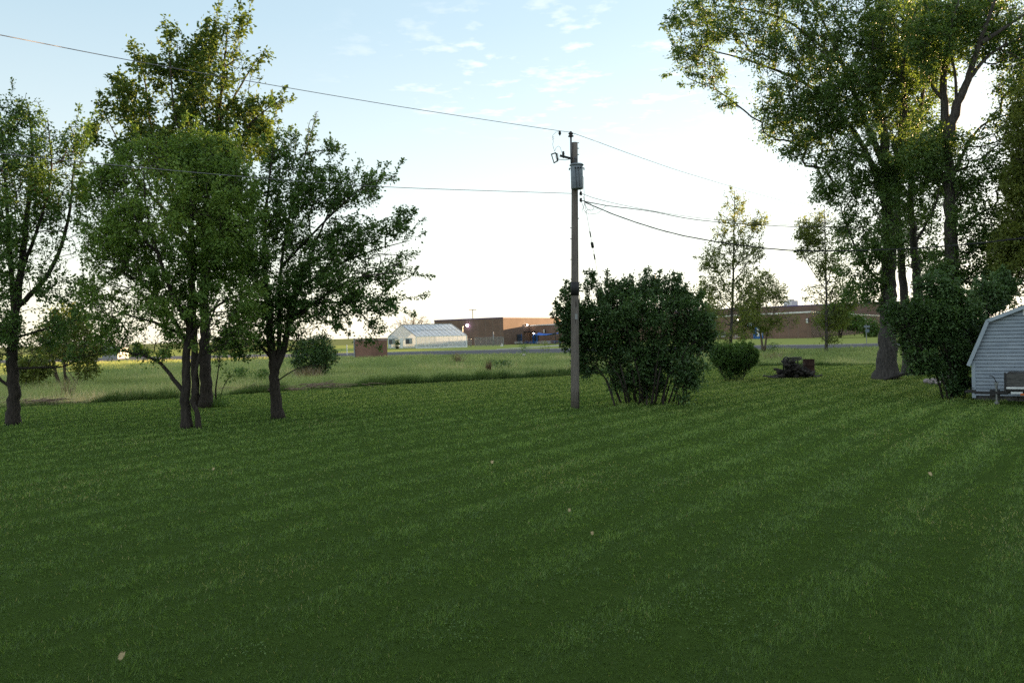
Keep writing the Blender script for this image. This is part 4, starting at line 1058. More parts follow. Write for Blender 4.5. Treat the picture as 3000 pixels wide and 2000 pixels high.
for row, (z, x0, x1, nn) in enumerate([(.08, -.75, .95, 11), (.23, -.62, .75, 9), (.38, -.50, .50, 8), (.53, -.42, .28, 6), (.67, -.34, .15, 4), (.80, -.28, .05, 3)]):
    for k in range(nn):
        lay.append((x0 + (x1 - x0) * (k + .5) / nn + rl.uniform(-.05, .05), rl.uniform(-.25, .25), z, row))
lay += [(-1.0, -.2, .06, 9), (-1.15, .05, .10, 9), (1.15, -.1, .05, 9), (1.3, .1, .05, 9), (.8, -.35, .22, 9), (.55, -.4, .34, 9), (.3, -.45, .3, 9)]
ROWN = ['bottom', 'second', 'third', 'fourth', 'fifth', 'top']
for i, (x, y, z, row) in enumerate(lay):
    o = bpy.data.objects.new('log', pm[int(rl.integers(0, 3)) if row < 9 else 3])
    o.location = tuple(LC + np.array([x, y, z]))
    o.rotation_euler = (rl.uniform(-.1, .1), rl.uniform(-.25, .25), (R(90) if row < 9 else R(20)) + rl.normal(0, .35))
    C.objects.link(o)
    tag(o, ('dark rotting log stacked in the heap on the lawn' if row < 9 else 'loose grey branch lying against the log heap'), 'log', 'logs in the heap on the lawn')
m = MB()
for k in range(40):
    x = rl.uniform(-.2, 1.1); z = max(.1, .75 - .55 * max(0, x) + rl.normal(0, .08)); y = rl.uniform(-.5, .3); a = rl.uniform(0, math.pi); L = rl.uniform(.3, .8); sl_ = rl.normal(-.3, .3)
    p = LC + np.array([x, y, z]); d = np.array([math.cos(a) * L, math.sin(a) * L * .5, sl_ * L]); q = p + d; q[2] = max(q[2], .03)
    m.tube([p, (p + q) / 2 + rl.normal(0, .03, 3), q], [.018, .014, .008], 5)
tag(m.build('brush_heap', M_LOGGREY), 'tangle of dry sticks thrown over the log heap', 'brush', None, 'stuff')
hg = 'bent pipe hoops holding the log heap'
for (xa, xb, yt, yb_, dd, lab) in [(2295, 2311, 1046, 1108, -.35, 'tall bent pipe hoop at the left end of the log heap'), (2322, 2337, 1047, 1080, .35, 'bent pipe hoop standing behind the boards on the log heap')]:
    rD = LC[1] + dd
    xa_, xb_ = P(xa, yt + 12, rD), P(xb, yt + 12, rD)
    zt = P(xa, yt, rD)[2]
    w_ = (xb_[0] - xa_[0]) / 2
    pts = [np.array([xa_[0], rD, 0.0]), np.array([xa_[0], rD, zt - w_])]
    pts += [np.array([xa_[0] + w_ - w_ * math.cos(t), rD, zt - w_ + w_ * math.sin(t)]) for t in np.linspace(.2, math.pi - .2, 9)]
    pts += [np.array([xb_[0], rD, zt - w_]), np.array([xb_[0], rD, 0.0])]
    m = MB(); m.tube(pts, .03, 8)
    tag(m.build('pipe_hoop', M_DARK, None, True), lab, 'hoop', hg)
for k, (dx, dz, L, a) in enumerate([(.1, .90, .75, .05), (.04, .955, .8, -.06), (.12, 1.01, .62, .12)]):
    m = MB(); c_ = LC + np.array([dx, -.1, dz]); m.box(c_, L, .28, .04, a)
    tag(m.build('board', M_LOGGREY), ['lowest grey board lying on top of the log heap', 'middle grey board lying on top of the log heap', 'topmost short grey board on the log heap'][k], 'board', 'boards on the log heap')
bpos = G(2370, 1103)
bar = thing('burn_barrel', 'rusty dark steel barrel standing behind the log heap', 'barrel', bpos)
m = MB()
prof_ = [(0, .285), (.02, .295), (.04, .285), (.27, .285), (.29, .30), (.31, .285), (.56, .285), (.58, .30), (.60, .285), (.84, .285), (.86, .297), (.875, .297), (.875, .275), (.60, .272), (.1, .272)]
m.tube([bpos + np.array([0, 0, z]) for z, r in prof_], [r for z, r in prof_], 28); m.build('shell', M_RUST, bar, True)
m = MB(); m.tube([bpos + np.array([0, 0, z]) for z in (.08, .75)], [.26, .24], 16); m.build('ash_fill', M_DARK, bar)

# ------------------------------------------------------------------ school building
BR = m_brick('brick', (0.135, 0.082, 0.062), (0.165, 0.098, 0.072), (0.16, 0.12, 0.10), R(40))
BR2 = m_brick('brick_light', (0.165, 0.098, 0.072), (0.195, 0.112, 0.082), (0.19, 0.14, 0.11), R(40))
M_COPE = m_noise('purple_coping', (0.075, 0.055, 0.16), (0.10, 0.075, 0.21), 3, 0.5)
M_COPEW = m_noise('white_coping', (0.62, 0.60, 0.58), (0.74, 0.72, 0.70), 3, 0.5)
M_GLASS = m_noise('dark_glass', (0.02, 0.03, 0.045), (0.05, 0.06, 0.085), 2, 0.15)
school = thing('school_gym', 'tall brown brick gym block with a thin purple roof edge', 'building', (-2, 198, 0))
gA, gB, gC = np.array([-20., 214.]), np.array([-2., 198.]), np.array([13., 218.]); gD = gA + gC - gB
m = MB(); m.prism([gA, gB, gC, gD], -0.3, 6.45); m.build('wall', BR, school)
def grow(poly, e):
    c = np.mean(poly, axis=0); return [p + unit(p - c) * e for p in poly]
m = MB(); m.prism(grow([gA, gB, gC, gD], .12), 6.45, 6.68); m.build('roof_edge', M_COPE, school)
wingW = [np.array([3.9, 207.5]), np.array([54., 149.]), np.array([107., 240.]), np.array([60., 290.])]
wing = thing('school_wing', 'long low brown brick wing with a white roof edge behind the young trees', 'building', (54, 149, 0.4))
m = MB(); m.prism(wingW, -0.3, [4.45, 5.05, 5.05, 4.6]); m.build('wall', BR2, wing)
m = MB(); m.prism(grow(wingW, .15), [4.45, 5.05, 5.05, 4.6], [4.68, 5.33, 5.33, 4.85]); m.build('roof_edge', M_COPEW, wing)
hallW = [np.array([36., 332.]), np.array([113., 246.]), np.array([160., 300.]), np.array([86., 386.])]
hall = thing('school_hall', 'taller brown brick block rising behind the low wing', 'building', (113, 246, 0.3))
m = MB(); m.prism(hallW, -0.3, 9.3); m.build('wall', BR, hall)
m = MB(); m.prism(grow(hallW, .15), 9.3, 9.6); m.build('roof_edge', M_COPE, hall)
m = MB(); q = P(2317, 897, 275.); m.box((q[0], q[1], 10.2), 3.2, 3.2, 2.2, .6); hv = m.build('roof_vent', M_COPEW, hall); m = MB(); m.box((q[0], q[1], 11.45), 1.6, 1.6, .5, .6); m.build('vent_cap', M_METAL, hv)

def wall_pt(A, B, px):
    """point where the wall line A-B stands under photo column px (at horizon height)"""
    k = ray(px, 975)[0] / ray(px, 975)[1]
    d = B - A; t = (k * A[1] - A[0]) / (d[0] - k * d[1])
    return A + d * t, unit(np.r_[d, 0]), t
def on_wall(A, B, x0, x1, z0, z1, out_, name, mat, parent, thick=.12):
    p, dr, _ = wall_pt(A, B, x0); q, _, _ = wall_pt(A, B, x1)
    n = np.array([dr[1], -dr[0], 0.]);
    if np.dot(n[:2], -p) < 0: n = -n
    m = MB(); m.obox(np.r_[p, z0] + n * out_, np.r_[q - p, 0], n * thick, (0, 0, z1 - z0))
    return m.build(name, mat, parent)
on_wall(gB, gC, 1514.5, 1527, .1, 2.45, -.02, 'doorway', M_GLASS, school)
on_wall(gB, gC, 1513.5, 1514.4, .1, 2.55, .0, 'door_frame', M_DARK, school); on_wall(gB, gC, 1527.1, 1528, .1, 2.55, .0, 'door_frame', M_BLUE, school)
wA, wB = wingW[0], wingW[1]
dr_ = on_wall(wA, wB, 1561, 1575, .0, 2.5, .0, 'door', M_BLUE, wing); on_wall(wA, wB, 1565, 1567.4, .6, 2.1, .1, 'pane', M_GLASS, dr_, .05); on_wall(wA, wB, 1569, 1571.4, .6, 2.1, .1, 'pane', M_GLASS, dr_, .05)
dr2 = on_wall(wA, wB, 2208, 2236, .3, 2.7, .0, 'door', M_BLUE, wing); on_wall(wA, wB, 2219, 2225, .9, 2.5, .1, 'pane', M_COPEW, dr2, .05); on_wall(wA, wB, 2229, 2234, .9, 2.5, .1, 'pane', M_COPEW, dr2, .05)
wi = on_wall(wA, wB, 2102, 2126, .9, 2.0, .0, 'window', M_METAL, wing); on_wall(wA, wB, 2105, 2123, 1.2, 1.9, .1, 'pane', M_GLASS, wi, .05)
# entrance awning over the blue doors and the blue shade sail
aw = thing('awning', 'pale blue sloped awning above the blue doors of the low wing', 'awning', np.r_[wall_pt(wA, wB, 2205)[0], 3.0])
p, dr, _ = wall_pt(wA, wB, 2196); n = np.array([dr[1], -dr[0], 0.]); n = n if np.dot(n[:2], -p) > 0 else -n; wdt = np.linalg.norm(wall_pt(wA, wB, 2216)[0] - p)
m = MB(); a0 = np.r_[p, 3.55] + n * .05
m.add([a0, a0 + dr * wdt, a0 + dr * wdt + n * 1.3 - np.array([0, 0, .5]), a0 + n * 1.3 - np.array([0, 0, .5]), a0 - np.array([0, 0, .06]), a0 + dr * wdt - np.array([0, 0, .06]), a0 + dr * wdt + n * 1.3 - np.array([0, 0, .56]), a0 + n * 1.3 - np.array([0, 0, .56])], [(0, 1, 2, 3), (7, 6, 5, 4), (0, 3, 7, 4), (1, 5, 6, 2), (2, 6, 7, 3), (0, 4, 5, 1)])
m.build('cover', m_noise('awning_blue', (0.45, 0.55, 0.70), (0.60, 0.68, 0.80), 2, 0.5), aw)
m = MB(); m.beam(a0 + n * 1.3 - np.array([0, 0, .60]), a0 + dr * wdt + n * 1.3 - np.array([0, 0, .60]), .08, .12); m.build('front_bar', M_BLUE, aw)
SDp = 186.0
def Q(px, py, d=SDp): return P(px, py, d)
sail = thing('shade_sail', 'bright blue shade sail stretched over the picnic tables', 'shade sail', (*Q(1600, 1008)[:2], 0))
def sail_mesh():
    c00, c10, c11, c01 = Q(1566, 979.5, 196), Q(1627, 974.5, 184), Q(1640, 973, 196), Q(1577, 973.5, 200)
    n_ = 10; vs = []
    for j in range(n_ + 1):
        for i in range(n_ + 1):
            u, v = i / n_, j / n_
            q = (c00 * (1 - u) + c10 * u) * (1 - v) + (c01 * (1 - u) + c11 * u) * v
            q = q - np.array([0, 0, .55 * 4 * u * (1 - u) * .6 + .25 * 4 * v * (1 - v)]); vs.append(q)
    fs = [(j * (n_ + 1) + i, j * (n_ + 1) + i + 1, (j + 1) * (n_ + 1) + i + 1, (j + 1) * (n_ + 1) + i) for j in range(n_) for i in range(n_)]
    mm = MB(); mm.add(vs, fs); return mm, (c10, c11, c00, c01)
sm, cs = sail_mesh()
so_ = sm.build('canopy', m_noise('sail_blue', (0.015, 0.10, 0.42), (0.025, 0.14, 0.52), 2, 0.7), sail, True)
md = so_.modifiers.new('thick', 'SOLIDIFY'); md.thickness = 0.02
for q in cs:
    m = MB(); m.tube([np.array([q[0], q[1], -.1]), q + np.array([0, 0, .1])], .09, 8); m.build('post', M_DARK, sail)
cov = thing('door_canopy', 'flat dark canopy over the door under the shade sail', 'canopy', (*wall_pt(wA, wB, 1560)[0], 0))
p = wall_pt(wA, wB, 1546)[0]; q = wall_pt(wA, wB, 1574)[0]; dr = unit(np.r_[q - p, 0]); n = np.array([-dr[1], dr[0], 0]); n = n if np.dot(n[:2], -p) > 0 else -n
m = MB(); m.obox(np.r_[p, 2.85] + n * .05, np.r_[q - p, 0], n * 2.6, (0, 0, .22)); m.build('slab', M_DARK, cov)
m = MB(); m.tube([np.r_[p, -.1] + n * 2.4, np.r_[p, 2.85] + n * 2.4], .08, 8); m.build('post', M_DARK, cov)

M_LAMPV = m_emit('violet_lamp', (0.75, 0.55, 1.0), 8); M_LAMPW = m_emit('white_lamp', (1.0, 0.93, 0.80), 12)
LG = 'lit lamps on the school walls'
def lamp(A, B, px, z, mat, label, r=.22):
    p, dr, _ = wall_pt(A, B, px); n = np.array([dr[1], -dr[0], 0.]); n = n if np.dot(n[:2], -p) > 0 else -n
    c = np.r_[p, z] + n * .02
    L = thing('wall_lamp', label, 'lamp', c, LG)
    m = MB(); m.obox(c - dr * r * .8 - np.array([0, 0, r * .6]), dr * r * 1.6, n * .22, (0, 0, r * 1.5)); m.build('housing', M_DARK, L)
    m = MB(); q = c + n * .30; m.tube([q + np.array([0, 0, t * r]) for t in (-1, -.7, -.2, .3, .75, 1)], [r * k for k in (.1, .72, .98, .95, .66, .1)], 12); m.build('bulb', mat, L, True)
lamp(gA, gB, 1372, 5.0, M_LAMPV, 'glowing violet-white lamp high on the left gym wall', .3)
lamp(gB, gC, 1542, 4.75, M_LAMPW, 'glowing white lamp on the gym wall at the inner corner', .17)
lamp(wA, wB, 1566, 2.62, M_LAMPW, 'lit lamp under the dark door canopy', .13)
lamp(wA, wB, 2166, 4.1, M_LAMPW, 'glowing lamp on the low wing beside the golden tree', .18)
lamp(wingW[1], wingW[2], 2530, 4.1, M_COPEW, 'unlit white lamp on the sunlit end wall', .3)
for px in (1598, 2369):
    p, dr, _ = wall_pt(wA, wB, px); n = np.array([dr[1], -dr[0], 0.]); n = n if np.dot(n[:2], -p) > 0 else -n
    z_ = 3.35 if px < 2000 else 3.9
    sp2 = thing('spotlight', 'pair of white spotlights on the low wall above the blue sail' if px < 2000 else 'pair of white spotlights at the right corner of the low wing', 'spotlight', np.r_[p, z_], 'double spotlights on the low wing')
    for k in (0, 1):
        q = np.r_[p, z_ - .45 * k] + n * .25; m = MB(); m.tube([q, q + n * .1 + np.array([0, 0, -.05]), q + n * .32 + np.array([0, 0, -.12])], [.08, .2, .2], 12); m.build('head', M_COPEW, sp2, True)
    m = MB(); m.obox(np.r_[p, z_ - .6] , dr * .12, n * .25, (0, 0, .75)); m.build('bracket', M_DARK, sp2)

# picnic tables
def picnic(mat, label, loc, rz):
    r_ = thing('picnic_table', label, 'picnic table', (0, 0, 0), 'picnic tables by the school')
    m = MB(); m.box((0, 0, .74), 1.9, .75, .06); m.build('table_top', mat, r_)
    for s in (-1, 1):
        m = MB(); m.box((0, s * .68, .44), 1.9, .27, .05); m.build('bench', mat, r_)
    m = MB()
    for x in (-.7, .7):
        m.beam((x, -.6, 0), (x, -.2, .72), .06); m.beam((x, .6, 0), (x, .2, .72), .06); m.beam((x, -.75, .40), (x, .75, .40), .06)
    m.build('frame', M_METAL, r_)
    r_.location = loc; r_.rotation_euler = (0, 0, rz)
    return r_
M_PWHITE = m_noise('pale_boards', (0.55, 0.54, 0.52), (0.70, 0.69, 0.67), 4, 0.7)
def gp(px, py, d):
    q = P(px, py, d); return (q[0], q[1], float(terrain(q[0], q[1])))
t1 = picnic(M_PWHITE, 'white picnic table by the gym door', gp(1519, 1008, 193), .1)
dup(t1, gp(1585, 1007, 183), 'white picnic table in front of the blue door', -.1)
dup(t1, gp(1600, 1007, 180), 'white picnic table under the near corner of the shade sail', .15)
dup(t1, gp(2167, 990, 158), 'white picnic table by the low wing behind the golden tree', -.6)
t2 = picnic(M_BLUE, 'blue picnic table left of the blue door', gp(1547, 1007, 190), .3)
dup(t2, gp(1562, 1007, 188), 'blue picnic table right in front of the door canopy', -.2)
dup(t2, gp(1616, 1006, 184), 'blue picnic table right of the white ones under the sail', .1)
dup(t2, gp(1633, 1006, 182), 'blue picnic table furthest right, half hidden by lilac leaves', -.1)

# ------------------------------------------------------------------ greenhouse
gl = np.array([-20., 172.5]); gr_ = np.array([-9.5, 173.5]); gdv = np.array([-7.0, 7.5])
hE, hR = 2.5, 5.0
gh = thing('greenhouse', 'white-framed translucent greenhouse with a pale blue roof', 'greenhouse', (*gl, 0))
M_POLY = m_glazing('wall_glazing', (0.58, 0.64, 0.74), 0.30); M_RPOLY = m_glazing('roof_glazing', (0.78, 0.82, 0.88), 0.08, 0.15)
gl2, gr2 = gl + gdv, gr_ + gdv; ml, mr = gl + gdv / 2, gr_ + gdv / 2
v3 = lambda p, z: np.r_[p, z]
m = MB(); m.add([v3(gl, 0.1), v3(gr_, .1), v3(gr_, hE), v3(gl, hE)], [(0, 1, 2, 3)]); m.add([v3(gl2, 0.1), v3(gr2, .1), v3(gr2, hE), v3(gl2, hE)], [(0, 1, 2, 3)])
m.add([v3(gl, .1), v3(gl2, .1), v3(gl2, hE), v3(ml, hR), v3(gl, hE)], [(0, 1, 2, 3, 4)]); m.add([v3(gr_, .1), v3(gr2, .1), v3(gr2, hE), v3(mr, hR), v3(gr_, hE)], [(0, 1, 2, 3, 4)])
o = m.build('glazing', M_POLY, gh)
m = MB(); e = np.array([0, 0, .05])
m.add([v3(gl, hE) + e, v3(gr_, hE) + e, v3(mr, hR) + e, v3(ml, hR) + e, v3(gl2, hE) + e, v3(gr2, hE) + e], [(0, 1, 2, 3), (3, 2, 5, 4)])
o = m.build('roof', M_RPOLY, gh); md = o.modifiers.new('t', 'SOLIDIFY'); md.thickness = .05
m = MB(); fr = np.array([.0, -.06, 0])
nb = 11
for k in range(nb + 1):
    p = gl + (gr_ - gl) * k / nb; w = .20 if k in (0, nb) else .06
    m.beam(v3(p, 0) + fr, v3(p, hE) + fr, w, w)
for a_, b_ in ((gl, gr_),):
    m.beam(v3(a_, hE) + fr, v3(b_, hE) + fr, .12, .16); m.beam(v3(a_, .12) + fr, v3(b_, .12) + fr, .12, .24)
m.build('frame', M_WHITE, gh)
m = MB()
for (p, q) in ((gl, ml), (ml, gl2), (gr_, mr), (mr, gr2)):
    z0_ = hR if p is ml or p is mr else hE; z1_ = hR if q is ml or q is mr else hE
    m.beam(v3(p, z0_) + e * 2, v3(q, z1_) + e * 2, .12, .12)
m.beam(v3(ml, hR) + e * 2, v3(mr, hR) + e * 2, .12, .12)
for k in range(1, nb):
    p = gl + (gr_ - gl) * k / nb; q = ml + (mr - ml) * k / nb; m.beam(v3(p, hE) + e * 2, v3(q, hR) + e * 2, .03, .04)
q0, q1 = (gl + ml) / 2, (gr_ + mr) / 2; m.beam(v3(q0, (hE + hR) / 2) + e * 2, v3(q1, (hE + hR) / 2) + e * 2, .05, .04)
m.build('rafters', M_METAL, gh)
gn = unit(np.array([-gdv[1], gdv[0], 0])); gu = unit(np.r_[gdv, 0]); gn = gn if gn[0] < 0 else -gn
m = MB(); m.obox(v3(ml, .1) + gu * -.5 + gn * .02, gu * 1.1, gn * .08, (0, 0, 2.15)); m.build('door', M_WHITE, gh)
M_HOUS = m_noise('fan_housing_grey', (0.22, 0.28, 0.31), (0.30, 0.36, 0.39), 3, 0.6)
for t in (.20, .80):
    m = MB(); p = v3(gl + gdv * t, 1.0); m.obox(p - gu * .75 + gn * .02, gu * 1.5, gn * .7, (0, 0, 1.25)); f_ = m.build('fan_housing', M_HOUS, gh)
    m = MB(); m.obox(p - gu * .6 + gn * .725, gu * 1.2, gn * .03, (0, 0, 1.0) ); m.build('fan_louvre', M_GLASS, f_)
m = MB(); p = v3((gr_ * .75 + mr * .25), 3.2); m.tube([p, p + np.array([0, 0, 1.1])], .09, 8); m.tube([p + np.array([0, 0, 1.1]), p + np.array([0, 0, 1.25])], [.2, .2], 8); m.build('flue', M_METAL, gh)
for k, (a_, b_) in enumerate([(.13, .27), (.36, .48), (.55, .68)]):
    bt_ = thing('plant_bench', ['left white plant bench showing through the greenhouse wall', 'middle white plant bench showing through the greenhouse wall', 'right white plant bench showing through the greenhouse wall'][k], 'bench', v3(gl + (gr_ - gl) * a_, 0), 'benches inside the greenhouse')
    c_ = gl + (gr_ - gl) * (a_ + b_) / 2 + np.array([-.5, .9]); m = MB(); m.box((*c_, .95), (b_ - a_) * 10.5, .9, .10, .095); m.build('bench_top', M_WHITE, bt_)
    m = MB()
    for s in (-1, 1): m.box((c_[0] + s * (b_ - a_) * 4.6, c_[1], .45), .08, .7, .9)
    m.build('leg', M_METAL, bt_)
pp_ = P(1164, 1014.5, 173.); pp_[2] = 0
pt = thing('potted_plant', 'dark potted plant beside the greenhouse door', 'plant', pp_)
m = MB(); m.tube([pp_ + np.array([0, 0, z]) for z in (0, .5, .55)], [.28, .38, .40], 14); m.build('pot', M_DARK, pt, True)
rr_ = np.random.default_rng(61); k = 260; q = pp_ + np.array([0, 0, 1.2]) + rr_.normal(0, 1, (k, 3)) * np.array([.30, .30, .42])
v = leaf_quads(q, rr_.normal(0, 1, (k, 3)), np.full(k, .28), rr_); fast_mesh('foliage', v.reshape(-1, 3), np.arange(4 * k).reshape(-1, 4), LEAF_DARK, pt, attrs={'rnd': np.repeat(rr_.random(k), 4)})
# chain-link fences
m_chain, nt, out = mat_new('chain_link')
b = nt.nodes.new('ShaderNodeBsdfPrincipled'); b.inputs['Base Color'].default_value = (.28, .29, .30, 1); b.inputs['Roughness'].default_value = .5
t = nt.nodes.new('ShaderNodeBsdfTransparent'); mx = nt.nodes.new('ShaderNodeMixShader'); mx.inputs[0].default_value = .20
nt.links.new(t.outputs[0], mx.inputs[1]); nt.links.new(b.outputs[0], mx.inputs[2]); nt.links.new(mx.outputs[0], out.inputs[0])
FG = 'chain-link fences between greenhouse and gym'
for lab, p0, p1, np_, h in [('short chain-link fence panel right of the greenhouse', P(1367, 1010, 176), P(1380, 1010, 176), 2, 1.75), ('long chain-link fence in front of the gym corner', P(1392, 1010, 178), P(1475, 1010, 180), 6, 1.95)]:
    p0[2] = 0; p1[2] = 0
    fo = thing('chain_link_fence', lab, 'fence', p0, FG)
    for k in range(np_):
        q = p0 + (p1 - p0) * k / (np_ - 1); m = MB(); m.tube([q - np.array([0, 0, .1]), q + np.array([0, 0, h])], .05 if 0 < k < np_ - 1 else .085, 8); m.build('post', M_METAL, fo)
    m = MB(); m.tube([p0 + np.array([0, 0, h]), p1 + np.array([0, 0, h])], .045, 6); m.build('top_rail', M_METAL, fo)
    m = MB(); m.obox(p0 + np.array([0, .02, .05]), p1 - p0, (0, .012, 0), (0, 0, h - .1)); m.build('mesh_panel', m_chain, fo)
q = P(1446, 1010, 185); q[2] = 0
m = MB(); m.tube([q - np.array([0, 0, .1]), q + np.array([0, 0, 3.2])], .09, 8)
tag(m.build('metal_post', M_METAL, None, True), 'tall thin grey post standing in the long chain-link fence', 'post')
q = P(1470, 1010, 176); q[2] = 0
hy = thing('vent_pipe', 'squat white pipe with a base near the fence end', 'pipe', q)
m = MB(); m.box(q + np.array([0, 0, .12]), .55, .5, .24); m.build('base', M_COPEW, hy)
m = MB(); m.tube([q + np.array([.05, 0, .2]), q + np.array([.05, 0, .65])], .09, 8); m.build('pipe', M_COPEW, hy)

# ------------------------------------------------------------------ brown enclosure, far poles, signs, small building
c0 = P(1088, 1044, 104.)
c0[2] = 0
be = thing('brick_enclosure', 'square reddish-brown brick enclosure beside the drive left of the greenhouse', 'enclosure', c0)
eL, eR = np.array([-2.15, .7, 0]), np.array([1.85, 1.2, 0])
BRE = m_brick('enclosure_brick', (0.21, 0.105, 0.075), (0.25, 0.125, 0.09), (0.22, 0.14, 0.11), 0)
m = MB(); m.prism([c0[:2], (c0 + eR)[:2], (c0 + eR + eL)[:2], (c0 + eL)[:2]], -.1, 2.1); m.build('wall', BRE, be)
pol = [c0[:2], (c0 + eR)[:2], (c0 + eR + eL)[:2], (c0 + eL)[:2]]
m = MB(); m.prism(grow(np.array(pol), .06), 2.1, 2.42); m.build('cap', m_noise('pinkish_cap', (0.30, 0.20, 0.18), (0.38, 0.26, 0.23), 4), be)
m = MB(); q = c0 + eL + unit(eL) * .1; m.tube([q - np.array([0, 0, .1]), q + np.array([0, 0, 2.5])], .11, 8); m.build('corner_post', M_METAL, be)
PG = 'far utility poles behind the gym'
for px, yt, yb_, d, lab in [(1387, 906, 1000, 330., 'far utility pole with a crossarm above the gym roof'), (1631, 889, 1000, 330., 'far utility pole with a crossarm just left of the lilac top')]:
    q = P(px, yb_, d); q[2] = 0; zt = P(px, yt, d)[2]
    fp = thing('utility_pole', lab, 'utility pole', q, PG)
    m = MB(); m.tube([q - np.array([0, 0, .2]), np.array([q[0], q[1], zt])], [.19, .15], 8); m.build('pole_shaft', BARK_PALE, fp)
    m = MB(); m.box((q[0], q[1] - .2, zt - .2), 3.0, .16, .22); m.build('crossarm', BARK_PALE, fp)
    for s in (-1.35, -.5, .5, 1.35):
        m = MB(); m.tube([np.array([q[0] + s, q[1] - .2, zt - .1]), np.array([q[0] + s, q[1] - .2, zt + .25])], [.09, .05], 6); m.build('insulator', M_METAL, fp)
q = P(1925, 1000, 230.); q[2] = 0; zt = P(1925, 803, 230.)[2]
lp = thing('light_pole', 'thin far light pole poking above the lilac top', 'light pole', q)
m = MB(); m.tube([q, np.array([q[0], q[1], zt])], [.14, .08], 8); m.build('pole_shaft', M_METAL, lp)
m = MB(); m.box((q[0], q[1], zt + .1), .9, .5, .3); m.build('lamp_head', M_DARK, lp)
q = G(2539, 1008)
sg = thing('sign_post', 'slim grey post with a small blue-grey sign by the drive', 'sign', q)
m = MB(); m.tube([q - np.array([0, 0, .1]), q + np.array([0, 0, 2.6])], .05, 8); m.build('post', M_METAL, sg)
m = MB(); m.box(q + np.array([.1, -.07, 1.75]), .5, .03, .4); m.build('sign_plate', m_noise('sign_blue_grey', (.12, .16, .19), (.17, .21, .24), 4), sg)
m = MB(); m.box(q + np.array([.05, -.07, 2.3]), .75, .03, .28); m.build('upper_plate', m_noise('sign_pale', (.16, .19, .21), (.22, .25, .27), 4), sg)
q = G(1017, 1040)
m = MB(); m.tube([q - np.array([0, 0, .1]), q + np.array([0, 0, 1.5]), q + np.array([0, 0, 1.55])], [.06, .06, .02], 8)
tag(m.build('marker_post', M_WHITE, None), 'thin white marker post left of the brick enclosure', 'post')
q = P(300, 1052, 140.); q[2] = 0
wb = thing('white_building', 'small white gabled building far off behind the left trees', 'building', q)
wd, wdp, wh_ = 2.6, 4., 2.0
m = MB(); m.prism([q[:2], q[:2] + [wd, 0], q[:2] + [wd, wdp], q[:2] + [0, wdp]], -.1, wh_); a = q + np.array([0, 0, wh_]);
m.add([a, a + [wd, 0, 0], a + [wd / 2, 0, 1.3], a + [0, wdp, 0], a + [wd, wdp, 0], a + [wd / 2, wdp, 1.3]], [(0, 1, 2), (4, 3, 5)]); m.build('wall', M_METAL, wb)
m = MB(); e = np.array([0, 0, .06])
m.add([a + e + [-.2, -.2, -.1], a + e + [wd / 2, -.2, 1.3], a + e + [wd / 2, wdp + .2, 1.3], a + e + [-.2, wdp + .2, -.1], a + e + [wd + .2, -.2, -.1], a + e + [wd + .2, wdp + .2, -.1]], [(0, 1, 2, 3), (1, 4, 5, 2)])
o = m.build('roof', M_METAL, wb); md = o.modifiers.new('t', 'SOLIDIFY'); md.thickness = .1
m = MB(); m.box(q + np.array([2.6, -.03, 1.4]), .9, .1, 1.0); m.build('window', M_GLASS, wb)

# ------------------------------------------------------------------ small plants and litter in the field and on the lawn
def tuft(name, label, px, py, h, w, n, mat, seed, group=None, cat='weed', leafy=True, wid=.05):
    rng = np.random.default_rng(seed); q = G(px, py)
    if leafy:
        k = n; pos = q + np.stack([rng.normal(0, w / 2.2, k), rng.normal(0, w / 2.2, k), rng.uniform(.08, 1, k) ** .8 * h], -1)
        v = leaf_quads(pos, rng.normal(0, 1, (k, 3)) + [0, 0, .4], rng.uniform(.6, 1.3, k) * wid * 2.6, rng); f = np.arange(4 * k).reshape(-1, 4); rep = 4
    else:
        k = n; az = rng.uniform(0, 6.28, k); b_ = q + np.stack([rng.normal(0, w / 4, k), rng.normal(0, w / 4, k), np.zeros(k) - .02], -1)
        sd = np.stack([np.cos(az), np.sin(az), 0 * az], -1) * wid / 2; tip = b_ + np.stack([rng.normal(0, w / 2.5, k), rng.normal(0, w / 2.5, k), h * rng.uniform(.5, 1.1, k)], -1)
        v = np.stack([b_ - sd, b_ + sd, tip], 1); f = np.arange(3 * k).reshape(-1, 3); rep = 3
    return tag(fast_mesh(name, v.reshape(-1, 3), f, mat, attrs={'rnd': np.repeat(rng.random(k), rep)}), label, cat, group)
M_STRAW = m_leaf('straw', [(0, (.16, .12, .075)), (1, (.34, .26, .17))], tfac=.2)
M_RED = m_leaf('red_straw', [(0, (.10, .06, .04)), (1, (.20, .13, .09))], tfac=.2)
WGp = 'weeds and dry stalks standing in the field'
tuft('weed_bush', 'small rounded weed bush in the field right of the sapling', 705, 1113, .75, .6, 420, LEAF_MID, 71, WGp)
tuft('weed_bush', 'small rounded weed bush in the field left of the plum tree trunk', 772, 1117, .7, .7, 420, LEAF_MID, 72, WGp)
tuft('dry_stalks', 'pale dry stalk clump in the field below the greenhouse right end', 1341, 1060, 1.1, .9, 90, M_STRAW, 73, WGp, 'dry stalks', False)
tuft('dry_stalks', 'reddish upright dry stalk clump in the middle of the field', 1431, 1089, .95, .35, 70, M_RED, 74, WGp, 'dry stalks', False)
tuft('weed_bush', 'dark low weed with side shoots in the field left of the pole', 1470, 1080, .6, 1.1, 330, LEAF_DARK, 75, WGp)
tuft('weed_bush', 'thin leafy weed just behind the white rock', 1535, 1041, 1.3, .6, 220, LEAF_MID, 76, WGp)
tuft('weed_bush', 'spindly weed sprig in front of the kerb near the path', 1598, 1038, 1.6, .7, 160, LEAF_YELLOW, 77, WGp)
